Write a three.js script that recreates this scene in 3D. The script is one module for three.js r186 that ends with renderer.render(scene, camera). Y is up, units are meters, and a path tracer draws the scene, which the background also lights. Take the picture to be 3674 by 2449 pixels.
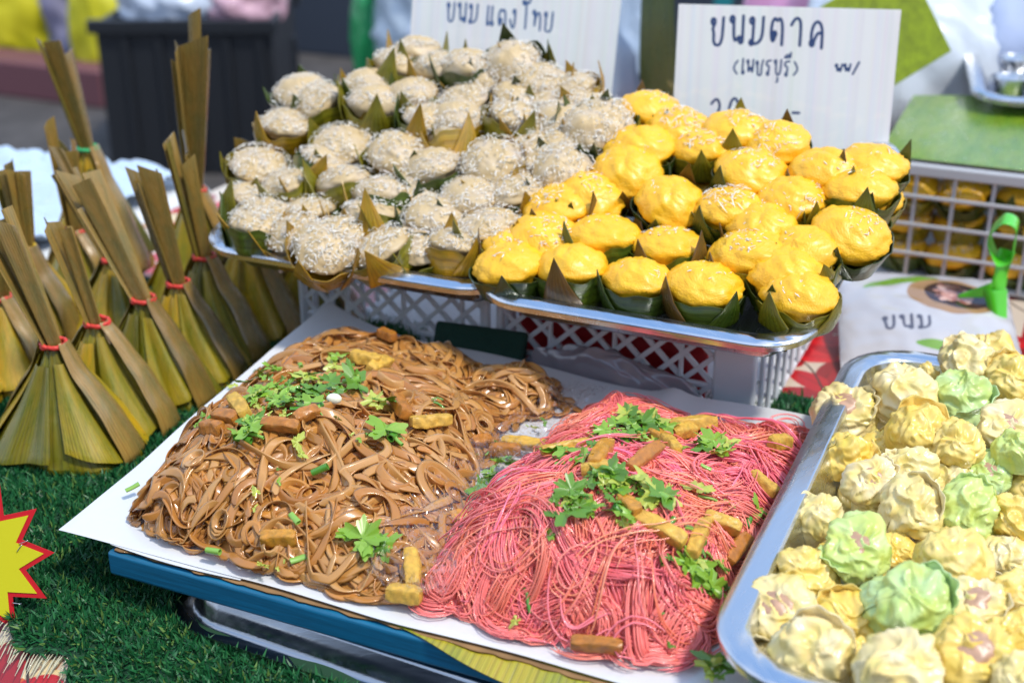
import * as THREE from 'three';
import { mergeGeometries, toCreasedNormals, mergeVertices } from 'three/addons/utils/BufferGeometryUtils.js';
import { RoundedBoxGeometry } from 'three/addons/geometries/RoundedBoxGeometry.js';
import { ImprovedNoise } from 'three/addons/math/ImprovedNoise.js';

// ---------------------------------------------------------------- camera, sky, sun, exposure
const scene = new THREE.Scene();
const camera = new THREE.PerspectiveCamera(28.4, 1024 / 682, 0.02, 200);
const YAW = 24 * Math.PI / 180, PITCH = 24 * Math.PI / 180;
camera.position.set(0, 0.55, 0);
camera.lookAt(-Math.sin(YAW) * Math.cos(PITCH), 0.55 - Math.sin(PITCH), -Math.cos(YAW) * Math.cos(PITCH));
camera.focus = 0.93;
camera.userData.fStop = 5.4;

const renderer = new THREE.WebGLRenderer({ antialias: true });
renderer.toneMapping = THREE.LinearToneMapping;
renderer.toneMappingExposure = 1.32;
renderer.shadowMap.enabled = true;

const SUN_DIR = new THREE.Vector3(0.62, 1.08, 0.16).normalize();
{ // daylight sky: pale at the horizon, blue above, thin high cloud all round
  const W = 512, H = 256, d = new Float32Array(W * H * 4), n = new ImprovedNoise();
  for (let j = 0; j < H; j++) for (let i = 0; i < W; i++) {
    const el = ((j + 0.5) / H - 0.5) * Math.PI, az = ((i + 0.5) / W - 0.5) * 2 * Math.PI;
    const y = Math.sin(el), x = Math.cos(el) * Math.cos(az), z = Math.cos(el) * Math.sin(az);
    const up = Math.max(0, y), t = Math.pow(up, 0.45);
    let r = 0.95 * (1 - t) + 0.24 * t, g = 1.06 * (1 - t) + 0.46 * t, b = 1.18 * (1 - t) + 0.90 * t;
    const k = 1 / (up + 0.25);
    const c = n.noise(x * k * 1.3 + 5, 2.2, z * k * 1.3) + 0.5 * n.noise(x * k * 3 + 9, 7.1, z * k * 3);
    const cl = THREE.MathUtils.smoothstep(c, -0.15, 0.6) * 0.65;
    r += (1.25 - r) * cl; g += (1.27 - g) * cl; b += (1.32 - b) * cl;
    if (y < 0) { const q = Math.min(1, -y * 6); r += (0.28 - r) * q; g += (0.27 - g) * q; b += (0.26 - b) * q; }
    const o = (j * W + i) * 4; d[o] = r; d[o + 1] = g; d[o + 2] = b; d[o + 3] = 1;
  }
  const tex = new THREE.DataTexture(d, W, H, THREE.RGBAFormat, THREE.FloatType);
  tex.mapping = THREE.EquirectangularReflectionMapping; tex.magFilter = THREE.LinearFilter; tex.needsUpdate = true;
  scene.background = tex; scene.environment = tex;
}
const sun = new THREE.DirectionalLight(new THREE.Color(1.0, 0.94, 0.84), 2.7);
sun.position.copy(SUN_DIR).multiplyScalar(6).add(new THREE.Vector3(-0.4, 0, -0.9));
sun.target.position.set(-0.4, 0, -0.9);
sun.castShadow = true; sun.shadow.radius = 12; sun.shadow.mapSize.set(2048, 2048);
Object.assign(sun.shadow.camera, { left: -4, right: 4, top: 4, bottom: -4, near: 0.1, far: 20 });
scene.add(sun, sun.target);

// ---------------------------------------------------------------- helpers
const V = (x, y, z) => new THREE.Vector3(x, y, z);
function rng(seed) { let a = seed >>> 0; return () => { a = (a + 0x6D2B79F5) | 0; let t = Math.imul(a ^ (a >>> 15), 1 | a); t = (t + Math.imul(t ^ (t >>> 7), 61 | t)) ^ t; return ((t ^ (t >>> 14)) >>> 0) / 4294967296; }; }
const NZ = new ImprovedNoise();
const noise = (x, y, z) => NZ.noise(x, y, z);
const fbm = (x, y, z) => noise(x, y, z) + 0.5 * noise(2.03 * x + 7, 2.03 * y, 2.03 * z) + 0.25 * noise(4.1 * x, 4.1 * y + 3, 4.1 * z);
const lerp = (a, b, t) => a + (b - a) * t, clamp = (x, a, b) => Math.max(a, Math.min(b, x));
const sstep = (x, a, b) => THREE.MathUtils.smoothstep(x, a, b);
const used = new Map();
function numbered(name) { const n = used.get(name) ?? 0; used.set(name, n + 1); return n ? `${name}_${String(n).padStart(3, '0')}` : name; }
function shadowed(m) { m.castShadow = true; m.receiveShadow = true; return m; }
function thing(name, label, category, pos = [0, 0, 0], group) {
  const o = new THREE.Group(); o.name = numbered(name); o.position.set(...pos); o.userData = { label, category };
  if (group) o.userData.group = group; scene.add(o); return o;
}
function part(name, geo, mat, parent) { const m = shadowed(new THREE.Mesh(geo, mat)); m.name = name; parent.add(m); return m; }
function single(name, geo, mat, label, category, group, kind) {
  const m = shadowed(new THREE.Mesh(geo, mat)); m.name = numbered(name); m.userData = { label, category };
  if (group) m.userData.group = group; if (kind) m.userData.kind = kind; scene.add(m); return m;
}
function structure(name, geo, mat) { const m = shadowed(new THREE.Mesh(geo, mat)); m.name = numbered(name); m.userData = { kind: 'structure' }; scene.add(m); return m; }
function G(pos, idx, { uv, col, nor } = {}) {
  const g = new THREE.BufferGeometry(); g.setAttribute('position', new THREE.Float32BufferAttribute(pos, 3)); g.setIndex(idx);
  if (uv) g.setAttribute('uv', new THREE.Float32BufferAttribute(uv, 2));
  if (col) g.setAttribute('color', new THREE.Float32BufferAttribute(col, 3));
  if (nor) g.setAttribute('normal', new THREE.Float32BufferAttribute(nor, 3)); else g.computeVertexNormals();
  return g;
}
// a sheet fn(u,v) -> Vector3 given a thickness; both faces and the rim are real
function sheet(fn, nu, nv, th, { us = 1, vs = 1, col } = {}) {
  const P = [], pos = [], uv = [], idx = [], cols = [];
  for (let j = 0; j <= nv; j++) for (let i = 0; i <= nu; i++) P.push(fn(i / nu, j / nv));
  const at = (i, j) => P[clamp(j, 0, nv) * (nu + 1) + clamp(i, 0, nu)], a = V(), b = V(), n = V();
  const N = [];
  for (let j = 0; j <= nv; j++) for (let i = 0; i <= nu; i++) {
    a.subVectors(at(i + 1, j), at(i - 1, j)); b.subVectors(at(i, j + 1), at(i, j - 1)); n.crossVectors(a, b);
    if (n.lengthSq() < 1e-20) n.copy(N.length ? N[N.length - 1] : V(0, 1, 0)); n.normalize(); N.push(n.clone());
  }
  const M = P.length;
  for (const s of [0.5, -0.5]) for (let k = 0; k < M; k++) {
    pos.push(P[k].x + N[k].x * th * s, P[k].y + N[k].y * th * s, P[k].z + N[k].z * th * s);
    const u = (k % (nu + 1)) / nu, v = Math.floor(k / (nu + 1)) / nv; uv.push(u * us, v * vs);
    if (col) { const c = col(u, v, P[k]); cols.push(c[0], c[1], c[2]); }
  }
  for (let j = 0; j < nv; j++) for (let i = 0; i < nu; i++) {
    const p = j * (nu + 1) + i, q = p + 1, r = p + nu + 1, s = r + 1;
    idx.push(p, q, r, q, s, r, M + p, M + r, M + q, M + q, M + r, M + s);
  }
  const ring = [];
  for (let i = 0; i < nu; i++) ring.push(i); for (let j = 0; j < nv; j++) ring.push(j * (nu + 1) + nu);
  for (let i = nu; i > 0; i--) ring.push(nv * (nu + 1) + i); for (let j = nv; j > 0; j--) ring.push(j * (nu + 1));
  for (let k = 0; k < ring.length; k++) { const p = ring[k], q = ring[(k + 1) % ring.length]; idx.push(p, M + p, q, q, M + p, M + q); }
  return G(pos, idx, { uv, col: col && cols });
}
// collects swept strands into one geometry
class Sweep {
  constructor() { this.p = []; this.n = []; this.i = []; this.c = []; }
  strand(pts, sides, w, t, K = 6, color = [1, 1, 1]) { // pts: Vector3[], sides: Vector3[] (unit, across the strand)
    const base = this.p.length / 3, T = V(), U = V(), S = V(), n = pts.length;
    for (let j = 0; j < n; j++) {
      T.subVectors(pts[Math.min(j + 1, n - 1)], pts[Math.max(j - 1, 0)]).normalize();
      S.copy(sides[j]).addScaledVector(T, -sides[j].dot(T)).normalize(); U.crossVectors(S, T);
      const e = j === 0 || j === n - 1 ? 0.35 : 1;
      for (let k = 0; k < K; k++) {
        const a = k / K * Math.PI * 2, ca = Math.cos(a), sa = Math.sin(a);
        this.p.push(pts[j].x + S.x * ca * w * e / 2 + U.x * sa * t * e / 2, pts[j].y + S.y * ca * w * e / 2 + U.y * sa * t * e / 2, pts[j].z + S.z * ca * w * e / 2 + U.z * sa * t * e / 2);
        const nx = ca / w, ny = sa / t, l = Math.hypot(nx, ny);
        this.n.push((S.x * nx + U.x * ny) / l, (S.y * nx + U.y * ny) / l, (S.z * nx + U.z * ny) / l); this.c.push(...color);
      }
      if (j) for (let k = 0; k < K; k++) {
        const A = base + (j - 1) * K + k, B = base + (j - 1) * K + (k + 1) % K, C = A + K, D = B + K; this.i.push(A, C, B, B, C, D);
      }
    }
    for (let k = 1; k < K - 1; k++) { this.i.push(base, base + k, base + k + 1); const e = base + (n - 1) * K; this.i.push(e, e + k + 1, e + k); }
    return this;
  }
  geo() { return G(this.p, this.i, { nor: this.n, col: this.c }); }
}
function tube(points, r, seg = 24, K = 6, closed = false) { return new THREE.TubeGeometry(new THREE.CatmullRomCurve3(points.map(p => V(...p)), closed), seg, r, K, closed); }
function boxAt(x0, x1, y0, y1, z0, z1, r = 0.002) {
  const g = new RoundedBoxGeometry(x1 - x0, y1 - y0, z1 - z0, 2, Math.min(r, (x1 - x0) / 2.1, (y1 - y0) / 2.1, (z1 - z0) / 2.1));
  g.translate((x0 + x1) / 2, (y0 + y1) / 2, (z0 + z1) / 2); return g;
}
function barBetween(a, b, w, t) { const L = a.distanceTo(b), g = new THREE.BoxGeometry(w, L, t); const q = new THREE.Quaternion().setFromUnitVectors(V(0, 1, 0), b.clone().sub(a).normalize()); g.applyQuaternion(q); g.translate((a.x + b.x) / 2, (a.y + b.y) / 2, (a.z + b.z) / 2); return g; }
const lin = (r, g, b) => new THREE.Color().setRGB(r, g, b);
function M(o) { const m = new (o.phys === false ? THREE.MeshStandardMaterial : THREE.MeshPhysicalMaterial)(); const { phys, ...rest } = o; m.setValues({ side: THREE.DoubleSide, ...rest }); return m; }
function tex(w, h, fn, { srgb = false, rx = 1, ry = 1 } = {}) { // fn(u,v) -> [r,g,b] 0..1
  const d = new Uint8Array(w * h * 4);
  for (let j = 0; j < h; j++) for (let i = 0; i < w; i++) { const c = fn(i / w, j / h, i, j), o = (j * w + i) * 4; for (let k = 0; k < 3; k++) d[o + k] = clamp(c[k], 0, 1) * 255; d[o + 3] = 255; }
  const t = new THREE.DataTexture(d, w, h); t.wrapS = t.wrapT = THREE.RepeatWrapping; t.magFilter = THREE.LinearFilter; t.repeat.set(rx, ry);
  if (srgb) t.colorSpace = THREE.SRGBColorSpace; t.needsUpdate = true; return t;
}
function canvasTex(w, h, draw) { const c = document.createElement('canvas'); c.width = w; c.height = h; draw(c.getContext('2d'), w, h); const t = new THREE.CanvasTexture(c); t.colorSpace = THREE.SRGBColorSpace; t.magFilter = THREE.LinearFilter; return t; }
const periodic = (u, v, f, s) => { // tileable noise on a torus
  const a = u * Math.PI * 2, b = v * Math.PI * 2, R = f / (2 * Math.PI); return noise(Math.cos(a) * R + s, Math.sin(a) * R + Math.cos(b) * R * 0.7, Math.sin(b) * R + s * 1.7);
};

// ---------------------------------------------------------------- textures
const leafTex = tex(256, 256, (u, v) => { // parallel veins across the leaf, mottled
  const vein = Math.pow(Math.abs(Math.sin(u * Math.PI * 22 + noise(u * 9, v * 3, 1) * 0.8)), 0.35);
  const fine = 0.5 + 0.5 * Math.sin(u * Math.PI * 140);
  const m = periodic(u, v, 6, 3.3), b = periodic(u, v, 18, 8.1);
  const st = noise(u * 38, v * 2.2, 6) * 0.5 + noise(u * 90, v * 4, 9) * 0.35; const k = 0.66 + 0.24 * vein + 0.09 * fine + 0.07 * m + 0.05 * b + 0.16 * st;
  return [k * (1.0 + 0.12 * m + 0.06 * b - 0.05 * st), k, k * (0.9 - 0.1 * m)];
}, { srgb: true });
const leafBump = tex(256, 256, (u, v) => { const k = 0.5 + 0.3 * Math.pow(Math.abs(Math.sin(u * Math.PI * 22 + noise(u * 9, v * 3, 1) * 0.8)), 0.5) + 0.12 * Math.sin(u * Math.PI * 140) + 0.1 * periodic(u, v, 20, 2); return [k, k, k]; });
const leafRough = tex(128, 128, (u, v) => { const k = 0.34 + 0.16 * periodic(u, v, 9, 5.5) + 0.12 * periodic(u, v, 30, 1.5); return [k, k, k]; });
const brushed = tex(256, 256, (u, v) => { const k = 0.34 + 0.14 * periodic(u, v, 7, 6.6) + 0.1 * periodic(u, v, 40, 9.2) + 0.05 * noise(u * 3, v * 170, 4); return [k, k, k]; });
const scratch = tex(512, 512, (u, v) => { const k = 0.5 + 0.25 * noise(u * 5, v * 260, 2) + 0.25 * periodic(u, v, 60, 3); return [k, k, k]; });
const grainTex = tex(256, 256, (u, v) => { const k = 0.86 + 0.12 * periodic(u, v, 12, 1.1) + 0.12 * periodic(u, v, 60, 4.4); return [k, k, k]; }, { srgb: true });
const grainBump = tex(256, 256, (u, v) => { const k = 0.5 + 0.3 * periodic(u, v, 24, 1.1) + 0.3 * periodic(u, v, 70, 4.4); return [k, k, k]; });

const spongeBump = tex(256, 256, (u, v) => { const a = periodic(u, v, 60, 3.1), b = periodic(u, v, 26, 7.7), k = 0.55 + 0.3 * b + 0.35 * a - 0.5 * Math.max(0, periodic(u, v, 44, 9.9) - 0.25); return [k, k, k]; });
const paperBump = tex(256, 256, (u, v) => { const k = 0.5 + 0.35 * periodic(u, v, 4, 2.4) + 0.08 * periodic(u, v, 40, 5.1); return [k, k, k]; });

// ---------------------------------------------------------------- materials
const MAT = {
  steel: M({ color: lin(0.62, 0.64, 0.67), metalness: 1, roughness: 0.75, roughnessMap: brushed, bumpMap: scratch, bumpScale: 0.00006 }),
  steelDull: M({ color: lin(0.34, 0.37, 0.41), metalness: 1, roughness: 0.6, roughnessMap: brushed, bumpMap: scratch, bumpScale: 0.00005 }),
  paper: M({ color: lin(0.63, 0.645, 0.66), roughness: 0.42, clearcoat: 0.7, clearcoatRoughness: 0.25, bumpMap: paperBump, bumpScale: 0.0012 }),
  cardboard: M({ color: lin(0.36, 0.20, 0.08), roughness: 0.9, map: grainTex, bumpMap: grainBump, bumpScale: 0.0006 }),
  bluePlastic: M({ color: lin(0.006, 0.165, 0.32), roughness: 0.42, map: grainTex, bumpMap: grainBump, bumpScale: 0.0001 }),
  whitePlastic: M({ color: lin(0.66, 0.69, 0.72), roughness: 0.45 }),
  turfBase: M({ color: lin(0.008, 0.045, 0.018), roughness: 0.95 }),
  turf: M({ color: lin(1, 1, 1), roughness: 0.42, specularIntensity: 0.7 }),
  pick: M({ color: lin(0.62, 0.42, 0.20), roughness: 0.7 }),
  yellowCake: M({ color: lin(0.90, 0.50, 0.008), roughness: 0.5, clearcoat: 0.35, clearcoatRoughness: 0.28, vertexColors: true, bumpMap: spongeBump, bumpScale: 0.0006 }),
  whiteCake: M({ color: lin(0.54, 0.42, 0.23), roughness: 0.55, clearcoat: 0.2, clearcoatRoughness: 0.4, vertexColors: true }),
  coconut: M({ color: lin(0.85, 0.83, 0.76), roughness: 0.45, vertexColors: true }),
  meat: M({ color: lin(0.50, 0.29, 0.18), roughness: 0.45, clearcoat: 0.4, clearcoatRoughness: 0.3, vertexColors: true }),
  film: M({ color: lin(1, 1, 1), transmission: 1, thickness: 0, roughness: 0.06, ior: 1.5, specularIntensity: 1 }),
};
const leafMat = (r, g, b, o = {}) => M({ color: lin(r, g, b), map: leafTex, bumpMap: leafBump, bumpScale: 0.0008, roughness: 1, roughnessMap: leafRough, clearcoat: 0.55, clearcoatRoughness: 0.24, ...o });
const LEAF = {
  olive: leafMat(0.37, 0.29, 0.012), oliveDark: leafMat(0.20, 0.18, 0.010), gold: leafMat(0.56, 0.37, 0.016),
  bronze: leafMat(0.36, 0.235, 0.075, { roughness: 0.75, clearcoat: 1, clearcoatRoughness: 0.2 }), bronzeDark: leafMat(0.27, 0.175, 0.05, { roughness: 0.75, clearcoat: 1, clearcoatRoughness: 0.2 }), tail: leafMat(0.34, 0.22, 0.06), tailGreen: leafMat(0.22, 0.165, 0.03),
  cupGreen: leafMat(0.085, 0.13, 0.012), cupDark: leafMat(0.045, 0.075, 0.010), cupOlive: leafMat(0.27, 0.23, 0.014), cupYellow: leafMat(0.50, 0.28, 0.012), cupBrown: leafMat(0.16, 0.085, 0.018),
};

// positions of countable things, in metres
const YELLOW=[[-.413,.152,-.931,0],[-.361,.154,-.934,0],[-.308,.153,-.933,0],[-.258,.157,-.941,0],[-.186,.162,-.951,0],[-.402,.172,-.972,1],[-.352,.174,-.977,1],[-.297,.174,-.978,1],[-.232,.177,-.983,1],[-.193,.183,-.997,1],[-.167,.195,-1.022,1],[-.383,.198,-1.027,2],[-.316,.201,-1.034,2],[-.262,.198,-1.028,2],[-.216,.208,-1.049,2],[-.17,.217,-1.068,2],[-.358,.225,-1.086,3],[-.305,.23,-1.097,3],[-.34,.242,-1.121,3],[-.248,.24,-1.116,3],[-.261,.219,-1.073,2],[-.198,.224,-1.083,3],[-.372,.249,-1.137,3],[-.168,.233,-1.103,4],[-.2,.171,-.971,0],[-.403,.189,-1.009,1],[-.36,.213,-1.059,2],[-.425,.163,-.954,0],[-.287,.242,-1.121,3],[-.23,.192,-1.015,1]];
const COCO=[[-.707,.189,-1.007],[-.654,.18,-.989],[-.703,.212,-1.055],[-.635,.208,-1.045],[-.601,.183,-.995],[-.573,.204,-1.039],[-.543,.19,-1.01],[-.524,.211,-1.051],[-.474,.207,-1.044],[-.675,.23,-1.09],[-.625,.228,-1.086],[-.645,.242,-1.115],[-.589,.238,-1.105],[-.632,.252,-1.134],[-.583,.255,-1.141],[-.617,.265,-1.16],[-.536,.241,-1.112],[-.55,.255,-1.139],[-.511,.266,-1.162],[-.532,.259,-1.147],[-.493,.246,-1.121],[-.461,.249,-1.128],[-.44,.234,-1.099],[-.531,.225,-1.08],[-.452,.218,-1.065],[-.43,.222,-1.074],[-.415,.234,-1.097],[-.416,.21,-1.05],[-.655,.158,-.946],[-.62,.166,-.962],[-.612,.152,-.934],[-.556,.164,-.958],[-.505,.172,-.974],[-.483,.187,-1.005],[-.453,.173,-.976],[-.511,.161,-.952],[-.571,.154,-.938],[-.473,.16,-.949],[-.69,.167,-.965],[-.656,.148,-.926],[-.431,.249,-1.127],[-.48,.256,-1.143],[-.564,.222,-1.075],[-.486,.228,-1.086],[-.645,.192,-1.014],[-.528,.199,-1.028],[-.56,.176,-.982],[-.445,.195,-1.021],[-.452,.233,-1.097],[-.711,.236,-1.103],[-.401,.237,-1.104],[-.527,.152,-.935],[-.582,.145,-.92],[-.441,.256,-1.142]];
const DUMP=[[-.14,.088,-.931,.025,'c',1],[-.1,.102,-.951,.025,'c',0],[-.082,.102,-.897,.022,'y',0],[-.061,.102,-.964,.023,'g',0],[-.064,.102,-1.03,.023,'c',0],[-.03,.102,-1.015,.021,'y',0],[-.094,.084,-1.032,.016,'y',0],[-.026,.102,-.922,.021,'c',1],[-.125,.088,-.864,.02,'y',0],[-.104,.084,-.895,.015,'y',0],[-.054,.102,-.888,.019,'y',0],[-.026,.084,-1.023,.018,'y',0],[-.1,.102,-.811,.018,'c',1],[-.078,.102,-.837,.018,'c',0],[-.069,.102,-.788,.021,'c',0],[-.036,.102,-.8,.021,'g',0],[-.013,.102,-.896,.017,'g',0],[-.031,.084,-.886,.016,'g',1],[-.125,.088,-.771,.018,'c',0],[-.093,.102,-.722,.021,'g',1],[-.095,.084,-.809,.015,'c',0],[-.01,.102,-.803,.016,'y',0],[-.118,.088,-.703,.02,'y',0],[-.073,.084,-.761,.013,'y',0],[-.036,.102,-.732,.023,'y',0],[-.007,.084,-.785,.015,'c',0],[-.124,.088,-.661,.022,'c',1],[-.087,.088,-.672,.018,'y',0],[-.053,.102,-.675,.026,'g',0],[-.019,.102,-.693,.018,'c',1],[.001,.102,-.713,.015,'y',0],[-.097,.088,-.63,.023,'c',0],[-.076,.084,-.645,.011,'y',0],[-.049,.102,-.615,.023,'c',0],[-.015,.102,-.646,.022,'y',1],[.005,.102,-.674,.015,'y',0],[.01,.102,-.633,.015,'c',0],[-.079,.084,-.721,.013,'y',0],[-.126,.07,-.639,.011,'c',0],[-.075,.084,-.973,.017,'y',0],[-.006,.084,-.696,.013,'c',0],[-.051,.084,-.776,.013,'c',0],[-.065,.084,-.631,.01,'c',0],[-.051,.084,-1.107,.019,'y',0]];
const TOFU_BROWN=[[-0.41,-0.775,0.027,-48],[-0.482,-0.69,0.023,-15],[-0.529,-0.692,0.019,9],[-0.534,-0.682,0.016,5],[-0.498,-0.835,0.021,-9],[-0.487,-0.836,0.024,-86],[-0.436,-0.778,0.028,46],[-0.442,-0.621,0.02,-21],[-0.35,-0.632,0.025,57],[-0.346,-0.613,0.019,-10],[-0.387,-0.812,0.015,-58],[-0.517,-0.904,0.017,21],[-0.527,-0.706,0.031,40],[-0.472,-0.706,0.017,-66]];
const TOFU_PINK=[[-0.353,-0.824,0.036,-7],[-0.366,-0.809,0.02,-22],[-0.304,-0.775,0.031,-42],[-0.257,-0.71,0.017,-23],[-0.262,-0.73,0.04,-97],[-0.238,-0.749,0.035,-79],[-0.248,-0.821,0.021,31],[-0.238,-0.862,0.031,-33],[-0.205,-0.682,0.031,8],[-0.184,-0.696,0.032,-94],[-0.166,-0.724,0.028,-84],[-0.178,-0.73,0.021,-10],[-0.169,-0.804,0.02,19],[-0.174,-0.868,0.015,-48],[-0.219,-0.614,0.026,-16],[-0.359,-0.704,0.022,-44],[-0.226,-0.686,0.016,35],[-0.241,-0.85,0.016,-46],[-0.236,-0.803,0.025,53]];
const HERB_BROWN=[[-0.547,-0.765,12,"f"],[-0.522,-0.749,14,"f"],[-0.498,-0.723,14,"f"],[-0.5,-0.744,16,"l"],[-0.476,-0.72,16,"l"],[-0.508,-0.763,14,"f"],[-0.529,-0.765,12,"f"],[-0.515,-0.71,14,"f"],[-0.501,-0.677,24,"l"],[-0.501,-0.686,18,"l"],[-0.549,-0.699,20,"s"],[-0.552,-0.693,10,"f"],[-0.465,-0.684,16,"f"],[-0.423,-0.731,26,"l"],[-0.426,-0.746,16,"c"],[-0.446,-0.773,20,"l"],[-0.481,-0.792,26,"l"],[-0.474,-0.787,12,"s"],[-0.516,-0.819,20,"l"],[-0.614,-0.85,14,"f"],[-0.442,-0.674,18,"c"],[-0.47,-0.639,12,"f"],[-0.437,-0.633,16,"c"],[-0.387,-0.634,24,"l"],[-0.373,-0.636,20,"l"],[-0.484,-0.606,16,"c"],[-0.425,-0.616,16,"c"],[-0.445,-0.604,14,"f"],[-0.585,-0.651,16,"c"],[-0.434,-0.615,8,"f"],[-0.509,-0.718,10,"s"],[-0.482,-0.704,10,"s"],[-0.466,-0.716,10,"s"],[-0.488,-0.742,14,"l"],[-0.493,-0.762,12,"f"],[-0.544,-0.812,14,"c"],[-0.488,-0.702,12,"f"],[-0.518,-0.697,10,"f"],[-0.557,-0.795,10,"f"],[-0.51,-0.795,14,"s"],[-0.432,-0.71,10,"f"],[-0.462,-0.654,7,"f"],[-0.416,-0.802,14,"s"],[-0.612,-0.816,10,"f"],[-0.487,-0.717,18,"l"],[-0.499,-0.713,12,"l"]];
const HERB_PINK=[[-0.287,-0.805,20,"l"],[-0.281,-0.828,22,"l"],[-0.266,-0.83,24,"l"],[-0.262,-0.841,20,"l"],[-0.251,-0.839,18,"l"],[-0.269,-0.814,14,"c"],[-0.277,-0.804,14,"f"],[-0.26,-0.818,14,"c"],[-0.281,-0.839,18,"l"],[-0.215,-0.704,30,"l"],[-0.246,-0.703,24,"l"],[-0.235,-0.706,22,"l"],[-0.238,-0.698,20,"l"],[-0.258,-0.659,26,"l"],[-0.253,-0.669,18,"l"],[-0.261,-0.676,18,"l"],[-0.266,-0.692,14,"s"],[-0.228,-0.678,22,"l"],[-0.221,-0.675,14,"f"],[-0.211,-0.824,22,"l"],[-0.202,-0.816,18,"l"],[-0.364,-0.851,16,"f"],[-0.355,-0.792,20,"l"],[-0.355,-0.747,22,"l"],[-0.357,-0.767,16,"l"],[-0.179,-0.678,22,"l"],[-0.173,-0.683,20,"l"],[-0.172,-0.694,18,"l"],[-0.184,-0.675,16,"l"],[-0.2,-0.744,18,"l"],[-0.166,-0.752,14,"c"],[-0.164,-0.763,14,"f"],[-0.268,-0.626,20,"s"],[-0.271,-0.724,22,"l"],[-0.293,-0.747,18,"s"],[-0.276,-0.751,14,"l"],[-0.197,-0.665,12,"c"],[-0.149,-0.625,24,"l"],[-0.151,-0.617,18,"l"],[-0.143,-0.624,14,"c"],[-0.214,-0.73,10,"f"],[-0.204,-0.779,12,"c"],[-0.241,-0.736,14,"c"],[-0.249,-0.719,12,"c"],[-0.222,-0.695,12,"c"],[-0.221,-0.683,10,"c"],[-0.2,-0.689,14,"c"],[-0.191,-0.695,12,"c"],[-0.178,-0.751,10,"f"],[-0.164,-0.772,16,"l"],[-0.229,-0.799,12,"f"],[-0.249,-0.696,14,"s"],[-0.255,-0.689,12,"l"],[-0.179,-0.63,6,"f"],[-0.29,-0.731,12,"c"],[-0.32,-0.786,12,"f"],[-0.382,-0.82,14,"s"],[-0.376,-0.801,10,"s"]];
// ---------------------------------------------------------------- the setting: ground, table, cloth, turf
{
  const g = new THREE.PlaneGeometry(60, 60, 1, 1); g.rotateX(-Math.PI / 2); g.translate(0, -0.72, -10);
  const m = M({ color: lin(0.075, 0.068, 0.066), roughness: 0.9, map: grainTex.clone(), bumpMap: grainBump, bumpScale: 0.004 }); m.map.repeat.set(40, 40); m.map.needsUpdate = true;
  structure('ground', g, m);
}
const EDGE = -0.572, RAD = 0.07; // the table's front edge and the bend of what hangs over it
function drape(x, s, lift = 0) { // s: distance from the edge towards the front, measured along the cloth
  if (s <= 0) return V(x, lift, EDGE + s);
  const a = Math.min(s / RAD, Math.PI / 2), rest = Math.max(0, s - RAD * Math.PI / 2), R = RAD + lift;
  return V(x, -RAD + R * Math.cos(a) - rest, EDGE + R * Math.sin(a));
}
const flowerTex = canvasTex(1024, 1024, (c, w, h) => {
  const r = rng(71); c.fillStyle = '#c9b8a4'; c.fillRect(0, 0, w, h);
  for (let k = 0; k < 60; k++) { c.fillStyle = ['#7a3a22', '#a4602c', '#8a4a20', '#b98a52'][k % 4]; c.beginPath(); c.ellipse(r() * w, r() * h, 30 + r() * 50, 12 + r() * 30, r() * 6, 0, 7); c.fill(); }
  const flower = (x, y, R, petals, col, mid) => { for (let k = 0; k < petals; k++) { c.save(); c.translate(x, y); c.rotate(k / petals * Math.PI * 2 + r() * 0.2); c.fillStyle = col[k % col.length]; c.beginPath(); c.ellipse(R * 0.58, 0, R * 0.5, R * 0.24, 0, 0, 7); c.fill(); c.strokeStyle = 'rgba(60,0,0,.35)'; c.lineWidth = 3; c.beginPath(); c.moveTo(R * 0.2, 0); c.lineTo(R * 0.95, 0); c.stroke(); c.restore(); } c.fillStyle = mid; c.beginPath(); c.arc(x, y, R * 0.2, 0, 7); c.fill(); };
  for (let k = 0; k < 30; k++) { const big = k % 3; flower(r() * w, r() * h, big ? 120 : 75, big ? 7 : 10, [['#e3cfa0', '#d9c18c'], ['#b3121c', '#98101a'], ['#c81a20', '#a5101a', '#8c0d14']][big], big ? '#e0892a' : '#c9531f'); }
  for (let k = 0; k < 24; k++) { c.strokeStyle = '#3c2a20'; c.lineWidth = 4; c.beginPath(); const x = r() * w, y = r() * h; c.moveTo(x, y); c.bezierCurveTo(x + 60, y + 20, x + 80, y + 80, x + 60 + r() * 80, y + 140); c.stroke(); }
});
{
  const top = structure('table_top', boxAt(-1.08, 0.7, -0.045, -0.006, -1.95, EDGE - 0.005, 0.004), M({ color: lin(0.30, 0.20, 0.12), roughness: 0.7, map: grainTex }));
  for (const [x, z] of [[-1.03, -1.9], [0.62, -1.9], [-1.03, -0.72], [0.62, -0.72]]) { const l = part('table_leg', boxAt(x - 0.02, x + 0.02, -0.72, -0.045, z - 0.02, z + 0.02), MAT.steelDull, top); }
  flowerTex.wrapS = flowerTex.wrapT = THREE.RepeatWrapping;
  const cloth = sheet((u, v) => { const x = lerp(-1.075, 0.69, u), s = lerp(-1.36, 0.45, v); const p = drape(x, s, -0.003); if (s > 0.1) p.z += 0.012 * Math.sin(x * 26 + 1) * sstep(s, 0.1, 0.3); return p; }, 80, 90, 0.0012, { us: 3.4, vs: -3.5 });
  structure('tablecloth', cloth, M({ map: flowerTex, roughness: 0.35, clearcoat: 0.3, clearcoatRoughness: 0.25 }));
}
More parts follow.
